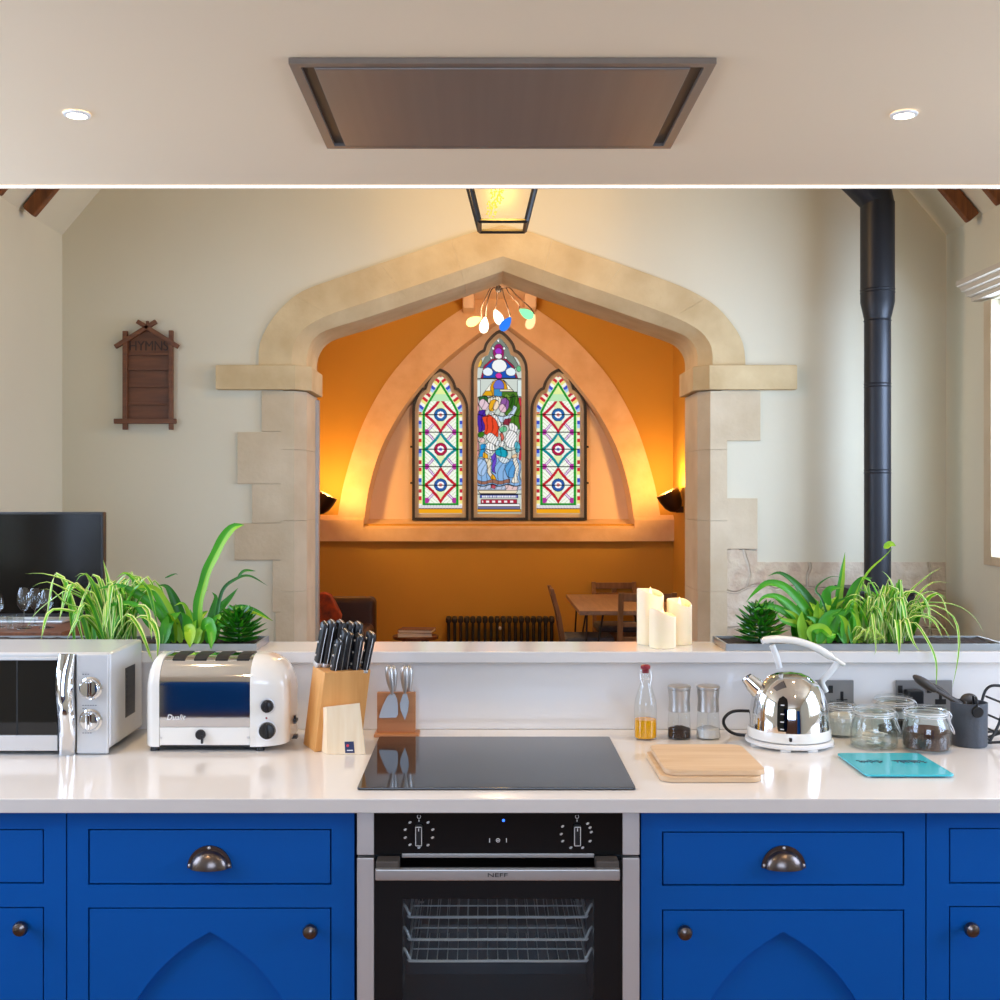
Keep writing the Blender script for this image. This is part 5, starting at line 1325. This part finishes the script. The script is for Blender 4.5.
def succulent(px, y, w, h, lab, seed, lean=0):
    mb = MB(); random.seed(seed); c = Vector((PX(px, y), y, ZS-.003)); L = 7
    mb.mi = 1; mb.tube([c, c+Vector((lean, 0, h*.8))], .004, 6)
    for i in range(L):
        t = i/(L-1); z = h*(.06+.80*t); r = w*(1-.55*t*t)*.5*(1 if t > .1 else .9)
        for k in range(11):
            a = 2*PI*k/11+i*.35+random.uniform(-.1, .1); rr = r*random.uniform(.85, 1.12); b = c+Vector((lean*t, 0, z))
            dy = max(math.sin(a)*rr, -(y-3.07)) if True else 0
            leaf(mb, [b, b+Vector((math.cos(a)*rr*.5, dy*.5, rr*.04)), b+Vector((math.cos(a)*rr, dy, rr*(.18+.45*t)))], 8.5*k1, .35, 7, cols=random.choice((G1, (0, 1, 1, 0), (1, 0, 0, 1))), prof=lambda t: min(1, .55+t)*(1-t**2.2)+.02)
    for k in range(6):
        a = 2*PI*k/6; b = c+Vector((lean, 0, h*.80)); leaf(mb, [b, b+Vector((math.cos(a)*.006, math.sin(a)*.006, h*.12)), b+Vector((math.cos(a)*.010, math.sin(a)*.010, h*.24))], 4*k1, .4, 4, cols=(0, 3, 3, 0), prof=lambda t: (1-t)**.8+.02)
    plant('spiky_succulent', mb, lab, 'plant')
succulent(239, 3.14, .145, .098, 'dark green spiky succulent at the trough end behind the toaster', 41)
succulent(760, 3.14, .155, .108, 'dark green spiky succulent at the trough end behind the kettle spout', 42)

# ================================================================== NAVE FURNITURE
YV = 4.15
sb = thing('sideboard', 'brown wooden sideboard under the black TV', 'sideboard', (-1.85, 4.45, 0))
xa, xb, zt = XL+.02, PX(62, YV), PZ(632, YV)
mb = MB(); mb.box(xa, xb, YV, 4.78, zt-.03, zt, .004); mb.build('top', 'dark_wood', sb)
mb = MB(); mb.box(xa+.02, xb-.02, YV+.02, 4.77, .06, zt-.03); mb.build('body', 'dark_wood', sb)
for k in range(2):
    w_ = (xb-xa-.06)/2; mb = MB(); mb.box(xa+.025+k*(w_+.01), xa+.025+k*(w_+.01)+w_, YV+.004, YV+.02, .08, zt-.04, .003); mb.build('door', 'dark_wood', sb)
mb = MB()
for x in (xa+.05, xb-.05):
    for y in (YV+.06, 4.72): mb.box(x-.02, x+.02, y-.02, y+.02, 0, .06)
mb.build('foot', 'dark_wood', sb, split=True)
YTv = 4.48; tv = thing('television', 'black flat-screen TV standing on the wooden sideboard', 'TV', (-1.83, YTv, zt))
x1 = PX(103.3, YTv); x0 = XL+.012; z1, z0 = PZ(512, YTv), PZ(617, YTv)
mb = MB(); mb.box(x0, x1, YTv, YTv+.04, z0, z1, .004); bz = mb.build('bezel', 'black_plastic', tv); bz['_w'] = 1
mb = MB(); mb.box(x0+.010, x1-.010, YTv-.0012, YTv+.001, z0+.014, z1-.009); mb.build('screen', 'tv_screen', tv)
mb = MB(); xm = (x0+x1)/2+.1; mb.box(xm-.15, xm+.15, YTv-.06, YTv+.09, zt+.0005, zt+.010, .003); mb.box(xm-.03, xm+.03, YTv+.01, YTv+.03, zt+.010, z0, 0); mb.build('stand', 'steel', tv)
def wine(px, y, lab, top):
    c = Vector((PX(px, y), y, zt+.0005)); h = PZ(top, y)-zt; g = thing('wine_glass', lab, 'glass', c, group='stemmed glasses on the sideboard'); r = .0265
    mb = MB(); mb.lathe([(r*.62, h), (r*.85, h*.88), (r, h*.72), (r*.92, h*.60), (r*.5, h*.48), (.004, h*.42)], c, 28); mb.build('bowl', 'tint_glass', g)
    mb = MB(); mb.lathe([(.004, h*.42), (.003, h*.25), (.0035, .008), (.012, .003), (.027, .0012), (.028, 0), (0, 0)], c, 24); mb.build('stem', 'tint_glass', g)
wine(24, 4.26, 'stemmed wine glass on the sideboard, first of the row from the tumblers', 588); wine(35, 4.36, 'stemmed wine glass on the sideboard, in the middle of the row', 588); wine(46.5, 4.28, 'stemmed wine glass on the sideboard, next to the spider plant', 590)
wine(-3, 4.30, 'stemmed wine glass on the sideboard, cut by the picture edge', 594)
for px, y, lab in ((4, 4.20, 'ribbed glass tumbler on the sideboard, cut by the picture edge'), (15.5, 4.22, 'ribbed glass tumbler on the sideboard beside the wine glasses')):
    c = Vector((PX(px, y), y, zt+.0005)); h = PZ(619, y)-zt; n = 40
    mb = MB(); h = max(h, .05)
    secs = [[c+Vector(((rr*(1+.03*(i % 2)))*math.cos(2*PI*i/n), (rr*(1+.03*(i % 2)))*math.sin(2*PI*i/n), z)) for i in range(n)] for rr, z in ((.026, 0), (.0275, h*.3), (.030, h))]
    mb.loft(secs, caps=False); o = solo('tumbler', mb, 'tint_glass', lab, 'glass', 'ribbed tumblers on the sideboard')

# ---- hymn board
YH = D-.012; hb3 = thing('hymn_board', 'brown wooden hymn number board hung on the wall by the stone arch', 'hymn board', (PX(147, YH), YH, PZ(430, YH)))
def hxp(px): return PX(px, YH)
def hzp(py): return PZ(py, YH)
mb = MB(); mb.prism([(hxp(125), hzp(420)), (hxp(172), hzp(420)), (hxp(173), hzp(341)), (hxp(148.5), hzp(327)), (hxp(125), hzp(342))], YH-.006, YH+.011); mb.build('back_panel', 'hymn_wood', hb3)
for a, b, t in ((124, 128.8, 331.5), (170, 174.2, 331)):
    mb = MB(); mb.box(hxp(a), hxp(b), YH-.030, YH-.006, hzp(430), hzp(t), .003); mb.build('post', 'hymn_wood', hb3)
mb = MB(); mb.box(hxp(115.5), hxp(177.5), YH-.034, YH-.012, hzp(424), hzp(419), .003); mb.build('bottom_rail', 'hymn_wood', hb3)
for (xa_, ya_), (xb_, yb_) in (((116.5, 347.5), (157.5, 322)), ((179.5, 347.5), (138.5, 322))):
    a, b = Vector((hxp(xa_), YH-.022, hzp(ya_))), Vector((hxp(xb_), YH-.022, hzp(yb_))); L = (b-a).length; M = orient(a, b)
    mb = MB(); mb.box(-.011, .011, -.012, .012, 0, L, .003, M=M); mb.build('gable_bar', 'hymn_wood', hb3)
mb = MB(); mb.box(hxp(147), hxp(149.5), YH-.02, YH-.006, hzp(332), hzp(321.5)); mb.build('finial', 'hymn_wood', hb3)
for py in (354, 369, 386, 403.5):
    mb = MB(); mb.box(hxp(128.8), hxp(170), YH-.020, YH-.005, hzp(py+1.6), hzp(py-.6), .002); mb.build('number_rail', 'hymn_wood', hb3)
text('lettering', 'HYMNS', .075, 'hymn_dark', hb3, (hxp(149), YH-.0075, hzp(346.5)), width=.205, ext=.002)

# ---- flue and stove
YFl = 5.9; fx = PX(877.5, YFl)
stv = thing('wood_stove', 'black wood-burning stove half hidden behind the trailing plant', 'stove', (fx, YFl, 0))
zS = PZ(593, 5.78)
mb = MB(); mb.box(PX(863, 5.72), PX(916, 5.72), 5.72, 6.10, .10, zS, .012); mb.build('firebox', 'flue', stv)
mb = MB(); mb.box(PX(860, 5.70), PX(919, 5.70), 5.70, 6.12, zS, zS+.015, .004); mb.build('top_plate', 'flue', stv)
mb = MB(); mb.box(PX(868, 5.71), PX(911, 5.71), 5.708, 5.72, .35, zS-.1, .004); mb.build('door', 'black_glass', stv)
mb = MB()
for x in (PX(868, 5.75), PX(911, 5.75)):
    for y in (5.77, 6.05): mb.box(x-.02, x+.02, y-.02, y+.02, 0, .10)
mb.build('leg', 'flue', stv, split=True)
fl = thing('flue_pipe', 'tall black flue pipe rising from the stove and bending at the roof', 'flue', (fx, YFl, zS+.015))
def fz(py): return PZ(py, YFl)
mb = MB(); mb.lathe([(.066, zS+.0155), (.066, fz(319))], (fx, YFl, 0), 40); mb.build('lower_pipe', 'flue', fl)
mb = MB(); mb.lathe([(.066, fz(319)), (.0845, fz(302)), (.0845, fz(203))], (fx, YFl, 0), 40); mb.build('upper_pipe', 'flue', fl)
mb = MB()
for py in (384, 387, 470, 473): mb.lathe([(.066, fz(py)-.003), (.0685, fz(py)), (.066, fz(py)+.003)], (fx, YFl, 0), 40)
for py in (290, 293, 316, 321): mb.lathe([(.0845 if py < 300 else .067, fz(py)-.003), (.087 if py < 300 else .070, fz(py)), (.0845 if py < 300 else .067, fz(py)+.003)], (fx, YFl, 0), 40)
mb.build('joint_ring', 'flue', fl, split=True)
mb = MB(); mb.tube([(fx, YFl, fz(206)), (fx, YFl, fz(200)), (fx-.10, YFl, fz(200)+.10), (fx-.42, YFl, fz(200)+.42)], .0845, 32); mb.build('elbow', 'flue', fl)

# ---- lantern
YLn = 5.2; lx = .083; zL0 = E+1.203; zl1 = zL0+.42
ln = thing('lantern', 'black framed glass lantern hanging in front of the stone arch', 'lantern', (lx, YLn, zL0))
def lc(s1, s2, t): h = .103+.105*t; return Vector((lx+s1*h, YLn+s2*h, zL0+.42*t))
mb = MB()
for s1 in (-1, 1):
    for s2 in (-1, 1): mb.tube([lc(s1, s2, 0), lc(s1, s2, 1)], .0105, 4)
for t, r in ((0, .010), (1, .011)):
    q4 = [lc(-1, -1, t), lc(1, -1, t), lc(1, 1, t), lc(-1, 1, t)]
    for a, b in zip(q4, q4[1:]+q4[:1]): mb.tube([a, b], r, 4)
mb.build('frame', 'iron', ln, smooth=False)
mb = MB(); q4 = [(-1, -1), (1, -1), (1, 1), (-1, 1)]
for a, b in zip(q4, q4[1:]+q4[:1]): mb.sheet([[lc(*a, .02), lc(*b, .02)], [lc(*a, .98), lc(*b, .98)]])
mb.build('glazing', 'lantern_glass', ln, smooth=False)
mb = MB(); q_ = .208; mb.loft([[Vector((lx+s1*w_, YLn+s2*w_, z)) for s1, s2 in q4] for w_, z in ((q_+.02, zl1), (q_+.02, zl1+.015), (.05, zl1+.17), (.02, zl1+.19))]); mb.build('roof', 'iron', ln, smooth=False)
mb = MB(); mb.tube([(lx, YLn, zl1+.18), (lx, YLn, ZR-(abs(lx-XM))*SL-.001)], .008, 8); mb.build('hanging_rod', 'iron', ln)
mb = MB(); random.seed(4)      # amber beads: the bulb's star pattern and, lower cluster, its reflection
for cx, cy, rx, ry, n in ((497.5, 193, 7, 11, 46), (491.5, 209, 5.5, 8.5, 30)):
    for i in range(n):
        r, a = math.sqrt(random.random()), random.uniform(0, 2*PI); mb.ball(P(cx+rx*r*math.cos(a), cy+ry*r*math.sin(a), YLn+random.uniform(-.05, .05)), .0042, n=8, k=5)
mb.tube(cr([P(497, 175, YLn), P(500, 192, YLn), P(495, 200, YLn), P(492, 206, YLn), P(491, 215, YLn)], 4), .0025, 5)
mb.build('bulb_sparkle', 'bulb_gold', ln)

# ================================================================== CHANCEL FURNITURE
# ---- coloured bulb pendant
YPd = 8.0; hubp = P(498.5, 289, YPd); zbm = PZ(300, DE)
pd = thing('pendant_cluster', 'ceiling pendant with a spray of coloured glass bulbs under the stone arch', 'pendant', hubp)
mb = MB(); mb.tube([hubp+Vector((0, 0, .01)), Vector((hubp.x, hubp.y, zbm-.0005))], .008, 8); mb.lathe([(0, -.025), (.018, -.02), (.024, 0), (.018, .02), (0, .025)], hubp, 18); mb.lathe([(.05, -.0005), (.05, -.02), (0, -.025)], (hubp.x, hubp.y, zbm), 24); mb.build('hub', 'iron', pd)
BB = [((473, 321.5), (479.5, 318.5), 'bulb_yellow', 8.0, (487, 295)), ((484, 326.5), (485, 319), 'bulb_white', 7.95, (489, 296)), ((498, 317), (495.5, 311.5), 'bulb_white', 8.05, (497, 300)), ((505, 325), (509.5, 319), 'bulb_blue', 7.93, (504, 296)),
      ((527, 314), (521, 310.5), 'bulb_green', 8.0, (510, 295)), ((531, 321.5), (533.5, 316), 'bulb_peach', 8.08, (516, 295))]
for (bx, by), (nx, ny), m_, d, (mx2, my2) in BB:
    a, b = P(nx, ny, d), P(bx, by, d); ax = (b-a).normalized(); mid_ = P(mx2, my2, d)
    mb = MB(); mb.tube(cr([hubp+Vector((0, 0, .0)), hubp.lerp(mid_, .6)+Vector((0, 0, .035)), mid_, mid_.lerp(a, .6)+Vector(((a.x-mid_.x)*.2, 0, 0)), a-ax*.015], 5), .0045, 6); stm = mb.build('stem', 'dark_bronze', pd); stm['_w'] = 1
    mb = MB(); M = orient(a-ax*.012, b); mb.lathe([(.008, 0), (.012, .008), (.022, .025), (.031, .05), (.033, .07), (.029, .09), (.018, .105), (0, .112)], (0, 0, 0), 18, M=M); mb.build('bulb', m_, stm)
# ---- uplighters
def sconce(px, py, d, s, lab):
    x = CL if s > 0 else CRX
    c = Vector((x, d, PZ(py, d))); sc = thing('wall_uplighter', lab, 'wall light', c, group='cup shaped uplighters')
    ax = Vector((s*.45, -.0, .9)).normalized(); base = c+Vector((s*.05, 0, -.09)); M = orient(base, base+ax)
    mb = MB(); mb.lathe([(.018, 0), (.050, .02), (.075, .06), (.090, .12), (.094, .17), (.090, .17), (.086, .12), (.070, .062), (.045, .026), (0, .02)], (0, 0, 0), 28, M=M); mb.build('cup', 'dark_bronze', sc)
    mb = MB(); mb.box(min(x, x+s*.06), max(x, x+s*.06), d-.02, d+.02, c.z-.10, c.z-.05, .004); mb.build('bracket', 'dark_bronze', sc)
    return base+ax*.20
SC1 = sconce(321, 502, 9.18, 1, 'dark cup uplighter on the ochre side wall above the armchair')
SC2 = sconce(676, 500, 9.12, -1, 'dark cup uplighter on the ochre side wall above the dining table')
# ---- radiator
YRd = 9.46; rd = thing('radiator', 'black column radiator against the ochre wall below the windows', 'radiator', (PX(500, YRd), YRd+.05, 0))
zr0, zr1 = .08, PZ(616.5, YRd); x0, x1 = PX(445.5, YRd), PX(555, YRd); n = 18; w_ = (x1-x0)/n
def rsec(x):
    mb = MB()
    for y in (YRd, YRd+.085):
        mb.tube([(x, y, zr0+.03), (x, y, zr1-.03)], .0125, 10)
    for z in (zr0+.03, zr1-.03): mb.box(x-w_/2+.002, x+w_/2-.002, YRd-.018, YRd+.103, z-.026, z+.026, .016, 3)
    return mb
first = rsec(x0+w_/2).build('radiator_section', 'iron', rd)
for i in range(1, n):
    c = first.copy(); C.objects.link(c); c.parent = rd; c.location = (w_*i, 0, 0)
mb = MB()
for x in (x0+w_/2, x1-w_/2): mb.box(x-.015, x+.015, YRd, YRd+.08, 0, zr0+.02)
mb.build('foot', 'iron', rd, split=True)
mb = MB(); mb.ball((PX(500, YRd), YRd-.022, PZ(628, YRd)), .012, .008, .016, 12, 8); mb.build('badge', 'print_white', rd)  # small white spot on the radiator front
# ---- armchair with throw
YA = 8.1; ac = thing('armchair', 'dark brown leather armchair in the chancel corner', 'armchair', (-1.02, YA+.05, 0))
xa, xb = CL+.02, PX(376, YA+.30); zb2 = PZ(596.5, YA+.3)
mb = MB(); mb.box(xa, xb, YA-.30, YA+.36, .12, .40, .03, 3); mb.build('base', 'leather', ac)
mb = MB(); mb.box(xa, xb, YA+.20, YA+.38, .40, zb2, .04, 3); mb.build('backrest', 'leather', ac)
for a, b in ((xa, xa+.13), (xb-.13, xb)): mb = MB(); mb.box(a, b, YA-.32, YA+.22, .38, .62, .045, 3); mb.build('arm', 'leather', ac)
mb = MB(); mb.box(xa+.13, xb-.13, YA-.32, YA+.2, .40, .50, .035, 3); mb.build('seat_cushion', 'leather', ac)
mb = MB()
for x in (xa+.06, xb-.06):
    for y in (YA-.24, YA+.30): mb.box(x-.02, x+.02, y-.02, y+.02, 0, .12)
mb.build('foot', 'dark_wood', ac, split=True)
mb = MB(); prof_ = [(317, 594), (324, 592.5), (330, 595), (334, 602), (338, 610), (341, 616), (340, 622), (335, 634), (320, 640), (316, 630)]
yy = YA+.05; M = None
pts = [(PX(x, yy), PZ(y, yy)) for x, y in prof_]
mb.prism(pts, yy-.02, yy+.10, bev=.015); solo('throw_cushion', mb, 'throw_orange', 'orange and brown patterned cushion leaning on the leather armchair', 'cushion')
# ---- side table with books
YTb = 8.5; tbx = PX(415.5, YTb); zt2 = PZ(635.5, YTb)
tb = thing('side_table', 'small round dark wooden side table carrying two books', 'side table', (tbx, YTb, 0))
mb = MB(); mb.lathe([(0, zt2), (.165, zt2), (.168, zt2-.006), (.165, zt2-.022), (0, zt2-.022)], (tbx, YTb, 0), 40); mb.build('top', 'dark_wood', tb)
for a in (60, 150, 240, 330):
    a = math.radians(a); mb = MB(); mb.tube([(tbx+.10*math.cos(a), YTb+.10*math.sin(a), zt2-.02), (tbx+.14*math.cos(a), YTb+.14*math.sin(a), 0)], .014, 8); mb.build('leg', 'dark_wood', tb)
def book(cx, cy, z, w, l, h, rz, lab, cov):
    b = thing('book', lab, 'book', (cx, cy, z), rz, 'books on the side table')
    m = MB(); m.box(-w/2, w/2, -l/2, l/2, 0, .003); m.box(-w/2, w/2, -l/2, l/2, h-.003, h); m.box(-w/2, -w/2+.003, -l/2, l/2, 0, h); m.build('cover', cov, b)
    m = MB(); m.box(-w/2+.004, w/2-.004, -l/2+.004, l/2-.004, .003, h-.003); m.build('pages', 'paper_white', b)
book(tbx-.005, YTb-.01, zt2+.0005, .25, .20, .028, .08, 'pale book at the bottom of the small pile on the side table', 'book_cream')
book(tbx+.012, YTb-.01, zt2+.029, .25, .19, .024, -.12, 'brown-covered book on top of the pale one on the side table', 'book_brown')
# ---- dining table and chairs
dt = thing('dining_table', 'brown wooden dining table on thin black hairpin legs', 'table', (1.0, 8.5, 0))
tx0, tx1, ty0, ty1 = .648, 1.33, 7.85, 9.15
mb = MB(); mb.box(tx0, tx1, ty0, ty1, .72, .75, .004); mb.build('tabletop', 'table_wood', dt)
for x, sx in ((tx0+.07, 1), (tx1-.07, -1)):
    for y, sy in ((ty0+.09, 1), (ty1-.09, -1)):
        mb = MB(); mb.tube([(x, y+sy*.12, .72), (x-sx*.03, y, .02), (x-sx*.03, y, .005), (x-sx*.025, y, .005), (x+sx*.10, y, .72)], .0065, 8); mb.build('leg', 'black_matte', dt)
def chair(x, y, rz, lab, cush=True, ht=.88):
    c = thing('dining_chair', lab, 'chair', (x, y, 0), rz, 'wooden chairs round the dining table', world=False)
    w, d, s = .37, .38, .45
    for sx in (-1, 1):
        m = MB(); m.tube([(sx*(w/2-.018), -d/2+.02, 0), (sx*(w/2-.018), -d/2+.02, s-.02)], .016, 8); m.build('leg', 'chair_wood', c)
        m = MB(); m.loft([[Vector((sx*(w/2-.018)+a, y_+b, z)) for a, b in ((-.016, -.014), (.016, -.014), (.016, .014), (-.016, .014))] for y_, z in ((d/2+.03, 0), (d/2-.015, s), (d/2+.02, .66), (d/2+.075, ht))]); m.build('back_post', 'chair_wood', c, smooth=False)
    m = MB(); m.box(-w/2, w/2, -d/2, d/2-.02, s-.025, s, .006); m.build('seat', 'chair_wood', c)
    m = MB()
    for y_ in (-d/2+.02, d/2-.01): m.box(-w/2+.03, w/2-.03, y_-.008, y_+.008, s-.075, s-.026)
    for x_ in (-w/2+.018, w/2-.018): m.box(x_-.008, x_+.008, -d/2+.03, d/2-.02, s-.075, s-.026)
    m.build('seat_rail', 'chair_wood', c)
    for z, h, yo in ((ht-.055, .05, .067), (.60, .035, .010), (.70, .03, .030)):
        m = MB(); m.box(-w/2+.03, w/2-.03, d/2+yo-.008, d/2+yo+.008, z, z+h, .003); m.build('back_rail', 'chair_wood', c)
    m = MB(); m.box(-.02, .02, d/2+.036, d/2+.052, .73, ht-.05, .002); m.build('back_splat', 'chair_wood', c)
    if cush: m = MB(); m.box(-w/2+.005, w/2-.005, -d/2-.005, d/2-.03, s+.0005, s+.055, .02, 3); m.build('seat_pad', 'cushion_grey', c)
chair(.755, 8.55, PI/2, 'wooden chair seen side-on at the end nearest the radiator side of the dining table', ht=.855)
chair(1.075, 9.32, 0, 'wooden chair at the far end of the dining table facing the kitchen', ht=.815)
chair(1.03, 7.55, PI, 'wooden chair with its back to the kitchen at the near end of the table', ht=.92)

# ================================================================== LIGHT
def light(name, kind, loc, energy, col, size=.1, sy=None, rot=(0, 0, 0), **k):
    l = bpy.data.lights.new(name, kind); l.energy = energy; l.color = lin(col)
    if kind == 'AREA':
        l.size = size
        if sy: l.shape = 'RECTANGLE'; l.size_y = sy
    elif kind in ('POINT', 'SPOT'): l.shadow_soft_size = size
    for a, b in k.items(): setattr(l, a, b)
    o = bpy.data.objects.new(name, l); C.objects.link(o); o.location = loc; o.rotation_euler = rot
    return o
DAY = '#c2daff'
def daylight(name, x, w, s, e):
    ya, yb, za, zb = w; light(name, 'AREA', (x, (ya+yb)/2, (za+zb)/2), e, DAY, yb-ya, zb-za, (0, s*PI/2, 0))
    bpy.data.objects[name].rotation_euler = (PI/2-.38, 0, s*PI/2)      # sky light falls slightly downwards
daylight('daylight', XR+.27, WR, 1, 84); daylight('daylight.001', XR+.27, WK, 1, 52); daylight('daylight.002', XL-.27, WK, -1, 46); daylight('daylight.003', XL-.27, WL, -1, 50)
light('rear_fill', 'AREA', (0, YB-.25, 1.6), 56, DAY, 2.2, 1.4, (PI/2, 0, 0))  # added frontal fill, shining in from an unseen opening behind the camera
WARM = '#ffd6a0'
for px in (77, 904):
    d = .92*F/(CY-113.5); light('downlight_beam', 'SPOT', (PX(px, d), d, ZC-.02), 27, WARM, .03, spot_size=2.3, spot_blend=.9)
for x in (-.98, 1.0):
    light('downlight_beam', 'SPOT', (x, 1.2, ZC-.02), 22, WARM, .03, spot_size=2.2, spot_blend=.9)
light('lantern_glow', 'POINT', (lx, YLn, zL0+.33), 32, '#ffc25e', .075, specular_factor=0)
for p in (SC1, SC2): light('uplight', 'POINT', p, 22, '#ffc06a', .04)
light('pendant_glow', 'POINT', (hubp.x, YPd-.02, PZ(318, YPd)), 48, '#ffdcb4', .1, specular_factor=0)
for px, y, z in ((650, 3.205, 1.29), (679, 3.2, 1.26), (662, 3.13, 1.235)): light('candle_glow', 'POINT', (PX(px, y), y, z+.015), .06, '#ffb860', .01)
wd = bpy.data.worlds.new('World'); bpy.context.scene.world = wd; wd.use_nodes = True
bgn = wd.node_tree.nodes['Background']; bgn.inputs['Color'].default_value = lin('#dcebff')+(1,); bgn.inputs['Strength'].default_value = 1.6
# ---- camera
cam = bpy.data.cameras.new('camera'); co = bpy.data.objects.new('camera', cam); C.objects.link(co)
co.location = (0, 0, E); co.rotation_euler = (PI/2, 0, 0); cam.sensor_width = 36; cam.lens = 36*F/1000
cam.shift_x = (500-CX)/1000; cam.shift_y = -(500-CY)/1000; cam.clip_start = .02
sc_ = bpy.context.scene; sc_.camera = co
sc_.view_settings.view_transform = 'Standard'; sc_.view_settings.look = 'None'; sc_.view_settings.gamma = 1; sc_.view_settings.use_curve_mapping = False
sc_.view_settings.exposure = .07
sc_.cycles.max_bounces = 10; sc_.cycles.transparent_max_bounces = 24; sc_.cycles.diffuse_bounces = 6; sc_.cycles.sample_clamp_indirect = 4
sc_.cycles.caustics_reflective = False; sc_.cycles.caustics_refractive = False
for o in bpy.data.objects:
    if '_w' in o: del o['_w']
